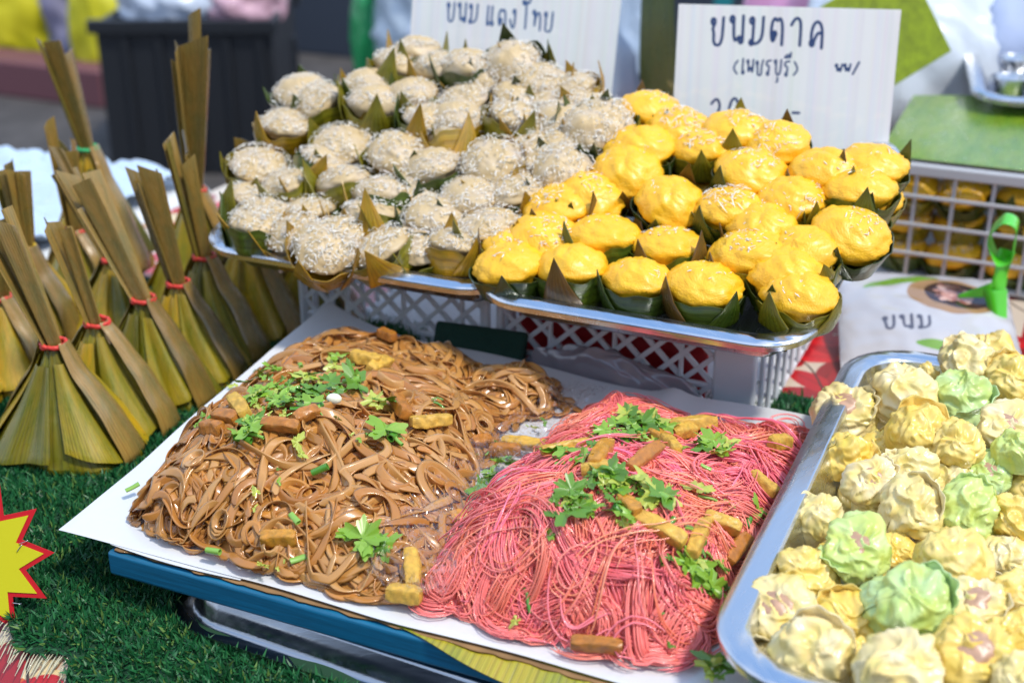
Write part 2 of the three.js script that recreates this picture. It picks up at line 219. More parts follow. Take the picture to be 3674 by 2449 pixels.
// artificial turf mat: backing sheet, fringe of cut threads and single blades
const MAT_END = (x) => 0.024 + 0.007 * Math.sin(x * 31) + 0.006 * Math.sin(x * 83 + 1) - 0.012 * sstep(-x, 0.60, 0.68) + 0.085 * sstep(x, -0.565, -0.525) - 0.075 * Math.exp(-(((x + 0.425) / 0.022) ** 4));
const matBump = (x, z) => 0.004 * (0.5 + noise(x * 14, 3.3, z * 14)) + 0.05 * Math.exp(-(((x + 0.575) / 0.085) ** 2 + ((z + 0.994) / 0.016) ** 2));
function matPoint(x, s) { const p = drape(x, s, 0.003); if (s < 0) p.y += matBump(x, p.z); else p.y += matBump(x, EDGE); return p; }
{
  const x0 = -1.02, x1 = -0.12, s0 = -0.54;
  structure('turf_mat', sheet((u, v) => { const x = lerp(x0, x1, u); return matPoint(x, lerp(s0, MAT_END(x), v)); }, 110, 70, 0.003), MAT.turfBase);
  const r = rng(5), blade = new THREE.BufferGeometry();
  { const w = 0.00075, L = 0.0085; blade.setAttribute('position', new THREE.Float32BufferAttribute([-w, 0, 0, w, 0, 0, -w * 0.9, L * 0.55, 0.0009, w * 0.9, L * 0.55, 0.0009, 0, L, 0.0028], 3)); blade.setIndex([0, 1, 2, 1, 3, 2, 2, 3, 4]); blade.computeVertexNormals(); }
  const N = 95000, inst = new THREE.InstancedMesh(blade, MAT.turf, N), m = new THREE.Matrix4(), q = new THREE.Quaternion(), e = new THREE.Euler(), col = new THREE.Color(), sc = V();
  let k = 0, tries = 0;
  while (k < N && tries++ < N * 6) {
    const x = lerp(x0, x1, r()), s = lerp(s0, 0.14, Math.pow(r(), 0.8)); if (s > MAT_END(x) - 0.001) continue;
    { const dx = x + 0.290, dz = EDGE + s + 0.757, c = Math.cos(0.055), q = Math.sin(0.055), lx = Math.max(0, Math.abs(dx * c + dz * q) - 0.186), lz = Math.max(0, Math.abs(-dx * q + dz * c) - 0.131); if (Math.hypot(lx, lz) < 0.049) continue; } // under the inverted pan
    if (x < -0.90 && r() < 0.6) continue;
    const p = matPoint(x, s), nAng = s > 0 ? Math.min(s / RAD, 1.57) : 0;
    e.set((r() - 0.5) * 1.7 + nAng * 0.9, r() * 6.283, (r() - 0.5) * 1.7, 'YXZ'); q.setFromEuler(e);
    if (nAng) q.premultiply(new THREE.Quaternion().setFromAxisAngle(V(1, 0, 0), nAng * 0.8));
    const L = 0.7 + 0.6 * r(); sc.set(0.8 + 0.7 * r(), L, L); m.compose(p, q, sc); inst.setMatrixAt(k, m);
    const t = r(); if (t < 0.08) col.setRGB(0.12, 0.22, 0.05); else col.setRGB(lerp(0.006, 0.03, t * t), lerp(0.055, 0.15, t), lerp(0.018, 0.045, t)); inst.setColorAt(k, col); k++;
  }
  inst.count = k; inst.name = 'turf_blades'; inst.castShadow = inst.receiveShadow = true; inst.userData = { kind: 'stuff', label: 'short green plastic blades of the artificial turf mat', category: 'artificial grass' }; scene.add(inst);
  const fr = new Sweep();
  for (let x = -0.72; x < -0.30; x += 0.0026) { const a = matPoint(x, MAT_END(x) - 0.002), b = matPoint(x + (r() - 0.5) * 0.006, MAT_END(x) + 0.006 + 0.010 * r()); b.z += 0.002; b.y -= 0.002; const c = a.clone().lerp(b, 0.5); c.y += 0.001; const s = V(1, 0, 0); fr.strand([a, c, b], [s, s, s], 0.0014, 0.0008, 4, [1, 1, 1]); }
  single('mat_fringe', fr.geo(), M({ color: lin(0.5, 0.47, 0.33), roughness: 0.8 }), 'frayed pale threads along the cut edge of the turf mat', 'fringe', undefined, 'stuff');
}

// ---------------------------------------------------------------- pans and trays
function rrect(hx, hz, r, n = 9) { const out = []; for (const [sx, sz, a0] of [[1, 1, 0], [-1, 1, 1], [-1, -1, 2], [1, -1, 3]]) for (let k = 0; k <= n; k++) { const a = (a0 + k / n) * Math.PI / 2; out.push([sx * (hx - r) + Math.cos(a) * r, sz * (hz - r) + Math.sin(a) * r]); } return out; }
function trayGeo(W, D, H, { rim = 0.016, r = 0.03, slope = 0.010, t = 0.0012, curl = 0.006 } = {}) {
  const f = 0.012, prof = []; // [offset from the opening's edge, height]
  for (let k = 0; k <= 5; k++) { const a = k / 5 * Math.PI / 2; prof.push([-slope - f + Math.sin(a) * f, t + f - Math.cos(a) * f]); }
  prof.push([-slope * 0.5 - 0.002, H * 0.55]);
  for (let k = 0; k <= 4; k++) { const a = k / 4 * Math.PI / 2; prof.push([0.003 - Math.cos(a) * 0.005, H - 0.003 + Math.sin(a) * 0.003]); }
  prof.push([rim * 0.5, H + 0.0004]); prof.push([rim - 0.003, H]);
  for (let k = 1; k <= 4; k++) { const a = k / 4 * Math.PI * 0.75; prof.push([rim - 0.003 + Math.sin(a) * 0.003, H - 0.003 + Math.cos(a) * 0.003 - (k === 4 ? curl * 0.4 : 0)]); }
  prof.push([rim - 0.002, H - 0.003]); prof.push([0.004, H - 0.0022]); prof.push([-0.0005, H - 0.006]); prof.push([-slope * 0.5, H * 0.5]);
  for (let k = 5; k >= 0; k--) { const a = k / 5 * Math.PI / 2; prof.push([-slope - f + Math.sin(a) * (f + t), f - Math.cos(a) * f]); }
  const pos = [], idx = [], uv = []; let n = 0, len = 0;
  prof.forEach(([o, y], j) => { const ring = rrect(W / 2 + o, D / 2 + o, Math.max(r + o, 0.004)); n = ring.length; if (j) len += Math.hypot(o - prof[j - 1][0], y - prof[j - 1][1]); let per = 0; ring.forEach(([x, z], i) => { if (i) per += Math.hypot(x - ring[i - 1][0], z - ring[i - 1][1]); pos.push(x, y, z); uv.push(len * 6, per * 3); }); });
  for (let j = 0; j < prof.length - 1; j++) for (let i = 0; i < n; i++) { const a = j * n + i, b = j * n + (i + 1) % n, c = a + n, d = b + n; idx.push(a, c, b, b, c, d); }
  for (const [j, y, s] of [[0, t, 1], [prof.length - 1, 0, -1]]) { const c = pos.length / 3; pos.push(0, y, 0); uv.push(0, 0); for (let i = 0; i < n; i++) { const a = j * n + i, b = j * n + (i + 1) % n; s > 0 ? idx.push(c, a, b) : idx.push(c, b, a); } }
  const g = G(pos, idx, { uv }); return toCreasedNormals(g, 0.9);
}
function makeTray(name, label, geo, pos, tilt, yaw, mat = MAT.steel) { const m = single(name, geo, mat, label, 'tray'); m.position.set(...pos); m.rotation.set(tilt, yaw, 0, 'YXZ'); return m; }
const TILT = 0.128;
// outer front edge of the palm-cake tray at z = -0.893, height of its rim 0.150 there
makeTray('steel_tray', 'stainless steel tray heaped with yellow palm cakes', trayGeo(0.243, 0.385, 0.032), [-0.302, 0.118 + 0.026, -0.893 - 0.208], TILT, 0);
makeTray('steel_tray', 'stainless steel tray heaped with white coconut cakes', trayGeo(0.268, 0.385, 0.032), [-0.565, 0.117 + 0.026, -0.905 - 0.208], TILT, 0.02);
makeTray('dumpling_tray', 'deep stainless steel tray full of dumplings', trayGeo(0.30, 0.433, 0.042, { rim: 0.017, r: 0.042 }), [0.013, 0.0570, -0.8115], 0, 0.008);
{ // upside-down pan that carries the blue board
  const g = trayGeo(0.44, 0.33, 0.0255, { rim: 0.018, r: 0.035, slope: 0.003 }); g.rotateX(Math.PI); g.translate(0, 0.0255, 0);
  const m = makeTray('steel_pan', 'upside-down stainless steel pan under the blue board', g, [-0.290, 0.0055, -0.757], 0, -0.055, MAT.steelDull);
}
single('blue_board', boxAt(-0.566, 0.20, 0.0312, 0.0500, -0.968, -0.596, 0.003), MAT.bluePlastic, 'blue plastic board under the noodle paper', 'board');
for (const [x, w, z, what] of [[-0.302, 0.118, -1.101, 'yellow palm cakes'], [-0.565, 0.130, -1.113, 'coconut cakes']]) { const m = single('banana_leaf', sheet((u, v) => { const e = Math.max(Math.abs(2 * u - 1), Math.abs(2 * v - 1)); return V((u - 0.5) * 2 * w, 0.0032 + 0.014 * Math.max(0, e - 0.86) / 0.14 + 0.002 * Math.abs(noise(u * 6, v * 6, x)), (v - 0.5) * 0.374); }, 30, 40, 0.0008, { us: 5, vs: 1.5 }), LEAF.cupDark, `dark green banana leaf lining the tray of ${what}`, 'leaf'); m.position.set(x, 0.1437, z); m.rotation.x = TILT; }
const BOARD_Y = 0.0560;
{ // cardboard with frayed front edge, banana leaf and paper lie on the board one above the other
  const r = rng(12);
  single('cardboard_sheet', sheet((u, v) => { const x = lerp(-0.560, 0.19, u), z = lerp(-0.966, -0.5985 + 0.003 * noise(x * 60, 1, 2) + 0.0015 * noise(x * 240, 5, 2), v); return V(x, 0.0510 + 0.0006 * Math.max(0, (v - 0.9) * 10) * (0.5 + noise(x * 9, 0, 0)), z); }, 160, 12, 0.0016), MAT.cardboard, 'brown cardboard sheet with frayed edge between paper and blue board', 'cardboard');
  single('banana_leaf', sheet((u, v) => { const x = lerp(-0.36, 0.15, u), w = sstep(x, -0.36, -0.24); const z = lerp(-0.72, -0.600 + 0.018 * w + 0.004 * noise(x * 18, 3, 1), v); return V(x, 0.0527 - 0.010 * Math.max(0, v - 0.84) * 6 * w, z); }, 60, 14, 0.0009, { us: 5, vs: 0.4 }), leafMat(0.42, 0.36, 0.02), 'yellow-green banana leaf strip sticking out under the paper', 'leaf');
  const paper = sheet((u, v) => {
    let x = lerp(-0.615, 0.16, u), z = lerp(-0.972, -0.600, v);
    const back = Math.pow(1 - v, 6), left = Math.pow(1 - u, 14), front = Math.pow(v, 14);
    x -= 0.006 * left * Math.sin(v * 5); z += 0.004 * noise(x * 10, 2, 1) * front;
    let y = 0.0545 + 0.002 * back + 0.010 * back * left + 0.009 * left * (1 - v) * 2 + 0.002 * noise(x * 12, 1, z * 12) * (left + back) + 0.0025 * back * Math.sin(x * 24) - 0.0005 * left * front;
    y += 0.006 * Math.exp(-(((x + 0.285) / 0.012) ** 2)) * back;
    return V(x, y, z);
  }, 120, 60, 0.0006, { us: 4, vs: 2 });
  single('paper_sheet', paper, MAT.paper, 'white coated paper sheet under both noodle heaps', 'paper');
  single('paper_sheet', sheet((u, v) => { const x = lerp(-0.565, -0.46, u), z = lerp(-0.70, -0.600 + 0.003 * Math.sin(u * 3.1), v); return V(x, 0.0535, z); }, 20, 10, 0.0005), MAT.paper, 'torn lower paper layer peeping out below the brown noodles', 'paper');
}

// ---------------------------------------------------------------- white lattice crates under the trays
function crate(label, x0, x1, z0, z1, y0, h, wide) { // z1: front
  const o = thing('lattice_crate', label, 'crate', [(x0 + x1) / 2, y0, z1], 'white plastic crates under the cake trays'), W = x1 - x0, D = z1 - z0, hw = W / 2, mat = MAT.whitePlastic;
  const pw = wide;
  part('rim', mergeGeometries([boxAt(-hw, hw, h - 0.010, h, -0.006, 0.003), boxAt(-hw, hw, h - 0.010, h, -D - 0.003, -D + 0.006), boxAt(-hw - 0.003, -hw + 0.006, h - 0.010, h, -D, 0), boxAt(hw - 0.006, hw + 0.003, h - 0.010, h, -D, 0)]), mat, o);
  part('base', boxAt(-hw, hw, 0, 0.006, -D, 0), mat, o);
  for (const [sx, z] of [[-1, 0], [1, 0], [-1, -D], [1, -D]]) part('corner_post', boxAt(sx < 0 ? -hw : hw - pw, sx < 0 ? -hw + (z ? 0.012 : 0.006) : hw, 0.004, h - 0.003, z ? z : -0.008, z ? z + 0.012 : 0.002, 0.003), mat, o);
  const a0 = -hw + 0.006, a1 = hw - pw, y1 = h - 0.008, yb = 0.006, step = 0.026;
  for (const dir of [1, -1]) for (let s = a0 - (y1 - yb); s < a1 + (y1 - yb); s += step) { // diagonals clipped to the panel
    const A = dir > 0 ? V(s, yb, 0) : V(s, y1, 0), B = dir > 0 ? V(s + (y1 - yb) * 1.05, y1, 0) : V(s + (y1 - yb) * 1.05, yb, 0); let t0 = 0, t1 = 1; const dx = B.x - A.x;
    t0 = Math.max(t0, (a0 - A.x) / dx); t1 = Math.min(t1, (a1 - A.x) / dx); if (t1 - t0 < 0.06) continue;
    const P = A.clone().lerp(B, t0), Q = A.clone().lerp(B, t1); P.z = Q.z = dir > 0 ? -0.0015 : -0.0032; part('lattice_bar', barBetween(P, Q, 0.0042, 0.0028), mat, o);
  }
  for (let x = a0 + 0.045; x < a1 - 0.01; x += 0.060) part('upright_bar', boxAt(x - 0.002, x + 0.002, yb, y1, -0.006, -0.0005), mat, o);
  part('middle_rail', boxAt(a0, a1, 0.045, 0.050, -0.0062, -0.0008), mat, o);
  for (let z = -D + 0.03; z < -0.02; z += 0.03) for (const sx of [-1, 1]) part('side_slat', boxAt(sx * hw - 0.002, sx * hw + 0.002, 0.004, h - 0.004, z - 0.004, z + 0.004), mat, o);
  return o;
}
crate('white plastic lattice crate holding a red bundle under the yellow cakes', -0.462, -0.226, -1.30, -1.003, 0.004, 0.127, 0.036);
crate('white plastic lattice crate under the coconut cake tray', -0.668, -0.470, -1.30, -1.003, 0.004, 0.126, 0.008);
for (const [x, w, t] of [[-0.345, 0.18, 'yellow palm cake'], [-0.57, 0.16, 'coconut cake']]) single('wooden_batten', boxAt(x - w / 2, x + w / 2, 0.1312, 0.158, -1.302, -1.272, 0.003), M({ color: lin(0.4, 0.26, 0.14), roughness: 0.8, map: grainTex }), `wooden batten propping up the back of the ${t} tray`, 'batten');
{ // red cloth bundle in the crate, grey bag and turf offcut before it
  const g = sheet((u, v) => V(lerp(-0.45, -0.275, u), lerp(0.012, 0.098, v) + 0.01 * noise(u * 4, v * 3, 1), -1.030 - 0.02 * Math.sin(v * 3.1) * Math.sin(u * 3.1) + 0.008 * noise(u * 7, v * 5, 4)), 30, 16, 0.004);
  single('red_bundle', mergeGeometries([g.toNonIndexed(), sheet((u, v) => V(lerp(-0.45, -0.275, u), 0.098 + 0.01 * noise(u * 4, 3, 1) + 0.004 * noise(u * 9, v * 9, 2), lerp(-1.03, -1.2, v)), 20, 12, 0.004).toNonIndexed()]), M({ color: lin(0.48, 0.012, 0.018), roughness: 0.55, sheen: 0.3, sheenColor: lin(0.6, 0.1, 0.1) }), 'red cloth bundle inside the lattice crate', 'cloth');
  const bag = new THREE.SphereGeometry(1, 48, 24); const p = bag.attributes.position;
  for (let i = 0; i < p.count; i++) { const x = p.getX(i), y = p.getY(i), z = p.getZ(i), k = 1 + 0.22 * fbm(x * 2.2, y * 2.2 + 4, z * 2.2) + 0.05 * Math.abs(noise(x * 9, y * 9, z * 9)); p.setXYZ(i, x * k * 0.085, Math.max(-0.5, y) * k * 0.045, z * k * 0.014); }
  bag.computeVertexNormals(); const bm = single('plastic_bag', bag, M({ color: lin(0.22, 0.20, 0.22), roughness: 0.22, clearcoat: 0.8, clearcoatRoughness: 0.12 }), 'crumpled grey plastic bag stuffed between the noodle paper and the crate', 'bag'); bm.position.set(-0.345, 0.028, -1.016 + 0.028); bm.rotation.z = -0.1;
  const off = new RoundedBoxGeometry(0.085, 0.030, 0.012, 3, 0.003); off.rotateX(-0.5); const om = single('turf_offcut', off, M({ color: lin(0.012, 0.05, 0.032), roughness: 0.9, bumpMap: grainBump, bumpScale: 0.002 }), 'folded dark green turf offcut leaning on the crate corner', 'turf piece'); om.position.set(-0.472, 0.060, -0.990); om.rotation.y = 0.1;
}
// ---------------------------------------------------------------- noodle heaps
function polyDist(x, z, P) { // > 0 inside
  let d = 1e9, inside = false;
  for (let i = 0, j = P.length - 1; i < P.length; j = i++) {
    const [ax, az] = P[j], [bx, bz] = P[i], dx = bx - ax, dz = bz - az, t = clamp(((x - ax) * dx + (z - az) * dz) / (dx * dx + dz * dz), 0, 1);
    d = Math.min(d, Math.hypot(x - ax - dx * t, z - az - dz * t));
    if ((az > z) !== (bz > z) && x < (bx - ax) * (z - az) / (bz - az) + ax) inside = !inside;
  }
  return inside ? d : -d;
}
const gauss = (x, z, cx, cz, sx, sz) => Math.exp(-(((x - cx) / sx) ** 2) - (((z - cz) / sz) ** 2));
const shape = (u) => u <= 0 ? 0 : 1 - Math.pow(1 - Math.min(u, 1), 2.3);
const BROWN = { poly: [[-0.560, -0.618], [-0.45, -0.612], [-0.352, -0.616], [-0.340, -0.64], [-0.352, -0.70], [-0.385, -0.80], [-0.388, -0.86], [-0.362, -0.905], [-0.385, -0.935], [-0.45, -0.940], [-0.50, -0.945], [-0.57, -0.938], [-0.602, -0.90], [-0.604, -0.84], [-0.590, -0.72], [-0.575, -0.65]], edge: 0.045,
  H: (x, z) => 0.022 + 0.030 * gauss(x, z, -0.50, -0.73, 0.10, 0.10) + 0.006 * gauss(x, z, -0.53, -0.87, 0.07, 0.09) - 0.014 * gauss(x, z, -0.43, -0.90, 0.03, 0.06) + 0.008 * gauss(x, z, -0.39, -0.915, 0.04, 0.03) + 0.010 * noise(x * 26, 1.5, z * 26) };
const PINK = { poly: [[-0.338, -0.628], [-0.27, -0.620], [-0.20, -0.622], [-0.163, -0.640], [-0.155, -0.70], [-0.152, -0.80], [-0.152, -0.91], [-0.18, -0.935], [-0.25, -0.905], [-0.285, -0.925], [-0.325, -0.92], [-0.338, -0.87], [-0.338, -0.80], [-0.347, -0.73], [-0.345, -0.67]], edge: 0.038,
  H: (x, z) => 0.016 + 0.046 * gauss(x, z, -0.255, -0.705, 0.075, 0.085) + 0.010 * gauss(x, z, -0.295, -0.865, 0.05, 0.06) + 0.012 * gauss(x, z, -0.20, -0.80, 0.05, 0.06) + 0.008 * noise(x * 30, 4.5, z * 30) };
for (const h of [BROWN, PINK]) {
  h.y = (x, z) => { const d = polyDist(x, z, h.poly); return BOARD_Y + h.H(x, z) * shape(d / h.edge); };
  h.n = (x, z) => { const e = 0.002; return V(h.y(x - e, z) - h.y(x + e, z), 2 * e, h.y(x, z - e) - h.y(x, z + e)).normalize(); };
  const xs = h.poly.map(p => p[0]), zs = h.poly.map(p => p[1]); h.box = [Math.min(...xs), Math.max(...xs), Math.min(...zs), Math.max(...zs)];
  h.core = (drop) => { const [a, b, c, d] = h.box, nx = 70, nz = 90; return sheet((u, v) => { const x = lerp(a - 0.005, b + 0.005, u), z = lerp(c - 0.005, d + 0.005, v); return V(x, polyDist(x, z, h.poly) < 0.004 ? BOARD_Y - 0.0032 : Math.max(BOARD_Y - 0.0005, h.y(x, z) - drop), z); }, nx, nz, 0.001); };
}
// walk over the heap: the strand bends by its own smooth curvature, lifts off and dips back
function walk(h, r, x, z, th, len, ds, o) {
  const pts = [], nor = [], f1 = 18 + 30 * r(), f2 = 50 + 60 * r(), p1 = r() * 9, p2 = r() * 9, p3 = r() * 9, k1 = o.k1 * (0.4 + r()), k2 = o.k2 * r(), fl = 30 + 50 * r(), bias = (r() - 0.5) * o.bias;
  for (let s = 0; s <= len; s += ds) {
    const d = polyDist(x, z, h.poly), n = h.n(x, z), y = h.y(x, z);
    const lift = o.off + o.amp * Math.sin(s * fl + p3) * Math.sin(s * fl * 0.37 + p1) + (o.arch ? o.arch * Math.sin(Math.PI * s / len) : 0);
    pts.push(V(x + n.x * lift, Math.max(BOARD_Y + 0.0018, y + n.y * lift), z + n.z * lift)); nor.push(n);
    th += (bias + k1 * Math.sin(s * f1 + p1) + k2 * Math.sin(s * f2 + p2)) * ds;
    if (d < o.margin) { // turn back inside
      const e = 0.003, gx = polyDist(x + e, z, h.poly) - polyDist(x - e, z, h.poly), gz = polyDist(x, z + e, h.poly) - polyDist(x, z - e, h.poly), want = Math.atan2(gz, gx);
      let dd = want - th; dd = Math.atan2(Math.sin(dd), Math.cos(dd)); th += clamp(dd, -0.28, 0.28) * clamp((o.margin - d) / o.margin, 0, 1.6);
    }
    const dx = Math.cos(th), dz = Math.sin(th), sl = -(n.x * dx + n.z * dz) / Math.max(n.y, 0.25), st = ds / Math.sqrt(1 + sl * sl); x += dx * st; z += dz * st;
  }
  return { pts, nor };
}
function startIn(h, r, margin) { const [a, b, c, d] = h.box; for (;;) { const x = lerp(a, b, r()), z = lerp(c, d, r()), q = polyDist(x, z, h.poly); if (q > margin) return [x, z]; } }
const flow = (x, z, s) => 6.283 * noise(x * 7 + s, 2.2, z * 7 - s) * 1.5;

function ribbonStrand(sw, h, r, off, amp, arch, color) {
  const edgy = r() < 0.45; let [x, z] = startIn(h, r, 0.004); if (edgy) for (let k = 0; k < 20 && polyDist(x, z, h.poly) > 0.05; k++) [x, z] = startIn(h, r, 0.002);
  const curl = r() < 0.36, w = walk(h, r, x, z, flow(x, z, 3) + (r() - 0.5) * 2.4, 0.06 + 0.10 * r(), 0.0032, { k1: curl ? 110 : 50, k2: 34, bias: curl ? 150 : 34, off, amp, arch, margin: 0.012 });
  const n = w.pts.length, roll0 = (r() - 0.5) * 1.1, rf = 1.5 + 3 * r(), rp = r() * 6, sides = [], T = V(), S = V();
  for (let j = 0; j < n; j++) {
    T.subVectors(w.pts[Math.min(j + 1, n - 1)], w.pts[Math.max(0, j - 1)]).normalize(); S.crossVectors(w.nor[j], T).normalize();
    const a = roll0 + 0.9 * Math.sin(j / n * rf * 2 + rp); sides.push(S.clone().applyAxisAngle(T, a));
  }
  sw.strand(w.pts, sides, 0.0054 + 0.0024 * r(), 0.0011 + 0.0004 * r(), 6, color);
}
const noodleMat = (r, g, b) => M({ color: lin(r, g, b), roughness: 0.36, clearcoat: 0.85, clearcoatRoughness: 0.13, transmission: 0.32, thickness: 0, vertexColors: true, ior: 1.42 });
const BROWNS = [noodleMat(0.63, 0.29, 0.064), noodleMat(0.58, 0.25, 0.05), noodleMat(0.67, 0.34, 0.09), noodleMat(0.62, 0.31, 0.08), noodleMat(0.54, 0.22, 0.042), noodleMat(0.70, 0.38, 0.12)];
{
  const o = thing('brown_noodle_heap', 'heap of glossy brown flat rice noodles topped with herbs and tofu', 'noodles'), r = rng(101);
  part('noodle_mass', BROWN.core(0.009), M({ color: BROWNS[0].color, roughness: 0.4 }), o);
  const low = new Sweep();
  for (let k = 0; k < 1000; k++) { const q = r(), t = 0.75 + 0.4 * r(); ribbonStrand(low, BROWN, r, -0.003 + 0.006 * q, 0.003, 0, [t * 1.02, t * (0.94 + 0.1 * r()), t * (0.85 + 0.25 * r())]); }
  part('lower_noodles', low.geo(), BROWNS[0], o).userData.kind = 'stuff';
  for (let k = 0; k < 300; k++) { const s = new Sweep(); ribbonStrand(s, BROWN, r, 0.0028 + 0.0034 * r(), 0.0032, r() < 0.2 ? 0.004 * r() : 0, [1, 1, 1]); part('noodle', s.geo(), BROWNS[Math.floor(r() * BROWNS.length)], o); }
}
const pinkMat = (r, g, b) => M({ color: lin(r, g, b), roughness: 0.33, clearcoat: 0.7, clearcoatRoughness: 0.16, transmission: 0.10, thickness: 0, vertexColors: true, ior: 1.42 });
const PINKS = [pinkMat(1.0, 0.235, 0.205), pinkMat(1.0, 0.30, 0.235), pinkMat(1.0, 0.235, 0.14), pinkMat(1.0, 0.25, 0.27)];
{
  const o = thing('pink_vermicelli_heap', 'heap of bright pink thin rice vermicelli topped with herbs and tofu', 'noodles'), r = rng(202);
  part('vermicelli_mass', PINK.core(0.006), M({ color: PINKS[0].color, roughness: 0.4 }), o);
  const low = new Sweep();
  const bundle = (sw, cnt, off, spread, loose, each) => {
    let [x, z] = startIn(PINK, r, 0.003); if (r() < 0.45) for (let k = 0; k < 20 && polyDist(x, z, PINK.poly) > 0.045; k++) [x, z] = startIn(PINK, r, 0.002);
    const curl = r() < 0.35, tone = 0.94 + 0.12 * r(), hue = clamp(0.5 + 1.1 * noise(x * 13, 3.7, z * 13) + 0.3 * (r() - 0.5), 0, 1), len = 0.07 + 0.10 * r();
    const g = walk(PINK, r, x, z, flow(x * 0.8, z * 0.8, 8) + (r() - 0.5) * 1.1, len, 0.0042, { k1: curl ? 80 : 26, k2: 10, bias: curl ? 110 : 14, off, amp: loose, arch: 0, margin: 0.010 });
    const n = g.pts.length, T = V(), S = V();
    for (let q = 0; q < cnt; q++) {
      const a = (r() - 0.5) * spread, b = r() * 0.003, fa = 2 + 5 * r(), pa = r() * 6, am = spread * 0.22 * r(), j0 = Math.floor(r() * n * 0.3), j1 = n - Math.floor(r() * n * 0.3), pts = [], sides = [];
      for (let j = j0; j < j1; j++) {
        T.subVectors(g.pts[Math.min(j + 1, n - 1)], g.pts[Math.max(0, j - 1)]).normalize(); S.crossVectors(g.nor[j], T).normalize();
        const lat = a + am * Math.sin(j / n * fa + pa), up = b + 0.0012 * Math.sin(j / n * fa * 1.7 + pa * 2), p = g.pts[j].clone().addScaledVector(S, lat).addScaledVector(g.nor[j], up); p.y = Math.max(p.y, BOARD_Y + 0.001); pts.push(p); sides.push(S.clone());
      }
      if (pts.length > 3) { const c = tone * (0.92 + 0.16 * r()), w = 0.00080 + 0.0004 * r(); (each ? each() : sw).strand(pts, sides, w, w, 4, [c, c * (0.82 + 0.50 * hue), c * (0.85 + 0.40 * (1 - hue))]); }
    }
  };
  for (let k = 0; k < 300; k++) bundle(low, 20, -0.002 + 0.006 * r(), 0.014, 0.0035);
  part('vermicelli_strands', low.geo(), PINKS[0], o).userData.kind = 'stuff';
  const tops = []; for (let k = 0; k < 75; k++) bundle(null, 4, 0.004 + 0.0045 * r(), 0.014, 0.0055, () => { const s = new Sweep(); tops.push(s); return s; });
  tops.slice(0, 300).forEach((s) => part('vermicelli_strand', s.geo(), PINKS[Math.floor(r() * PINKS.length)], o));
}
{ // clear plastic film between the two heaps
  const fn = (u, v) => { // v along the seam, u across it
    const z = lerp(-0.612, -0.935, v), cx = -0.346 - 0.03 * Math.sin(clamp(v, 0, 1) * 2.4) + 0.02 * v, half = 0.026 + 0.010 * Math.sin(v * 5), x = cx + (u - 0.5) * 2 * half;
    const a = Math.max(BROWN.y(x, z), PINK.y(x, z)), cr = 0.0065 * Math.abs(noise(x * 75, 1, z * 42)) + 0.004 * Math.abs(noise(x * 170, 5, z * 110)) + 0.0015 * noise(x * 400, 2, z * 300), front = Math.exp(-v * 7) * 0.010;
    return V(x + 0.003 * noise(x * 90, 7, z * 60), Math.max(BOARD_Y + 0.001, a * 0.6 + 0.4 * (BOARD_Y + 0.02)) + 0.004 + cr + front * Math.abs(noise(u * 5, v * 60, 3)) * 2, z);
  };
  const g = toCreasedNormals(sheet(fn, 46, 200, 0.00012), 0.35); single('plastic_film', g, MAT.film, 'crumpled clear plastic film between the brown and the pink noodles', 'plastic film');
}

// ---------------------------------------------------------------- toppings
const tofuSet = [0, 1, 2, 3, 4].map((k) => { // fried tofu batons, slightly bent, wrinkled
  const r = rng(900 + k), hy = 0.30 + 0.05 * r(), hz = 0.28 + 0.10 * r(), g = new THREE.BoxGeometry(1, hy, hz, 22, 8, 8), p = g.attributes.position, col = [], bend = (r() - 0.5) * 0.25, bl = 0.06 + 0.1 * r();
  for (let i = 0; i < p.count; i++) { let x = p.getX(i), y = p.getY(i), z = p.getZ(i); { const a = [x / 0.5, y / hy * 2, z / hz * 2], mx = Math.max(...a.map(Math.abs)), l = Math.pow(a.reduce((s, q) => s + Math.abs(q) ** 5, 0), 0.2) || 1; const q = mx / l; y *= q; z *= q; x *= lerp(1, q, 0.25); } const w = 0.035 * fbm(x * 3 + k * 7, y * 5, z * 5) + 0.012 * noise(x * 18, y * 18 + k, z * 18); y += bend * (x * x - 0.1) + w; z += bl * x * x + 0.03 * noise(x * 5, y * 5, z * 5 + k); const e = 1 - 0.16 * (x * 2) ** 4; p.setXYZ(i, x, y * e, z * e); const t = 0.85 + 0.35 * noise(x * 7 + k, y * 7, z * 7) + 0.2 * noise(x * 20, y * 20, z * 20 + k); col.push(t, t * (0.96 + 0.1 * noise(x * 5, 2, k)), t * 0.9); }
  g.setAttribute('color', new THREE.Float32BufferAttribute(col, 3)); const m = mergeVertices(g); m.computeVertexNormals(); return m;
});
const TOFU_MAT = [M({ color: lin(0.68, 0.31, 0.014), roughness: 0.4, clearcoat: 0.6, clearcoatRoughness: 0.3, vertexColors: true, bumpMap: grainBump, bumpScale: 0.0006 }), M({ color: lin(0.54, 0.20, 0.012), roughness: 0.4, clearcoat: 0.6, clearcoatRoughness: 0.3, vertexColors: true, bumpMap: grainBump, bumpScale: 0.0006 }), M({ color: lin(0.78, 0.47, 0.06), roughness: 0.5, clearcoat: 0.3, clearcoatRoughness: 0.3, vertexColors: true, bumpMap: grainBump, bumpScale: 0.0006 })];
function seat(mesh, h, x, z, lift, yaw, tiltN = 1) { const n = h.n(x, z); const up = V(0, 1, 0).lerp(n, tiltN).normalize(); mesh.position.set(x, h.y(x, z) + lift, z); mesh.quaternion.setFromUnitVectors(V(0, 1, 0), up).multiply(new THREE.Quaternion().setFromAxisAngle(V(0, 1, 0), yaw)); }
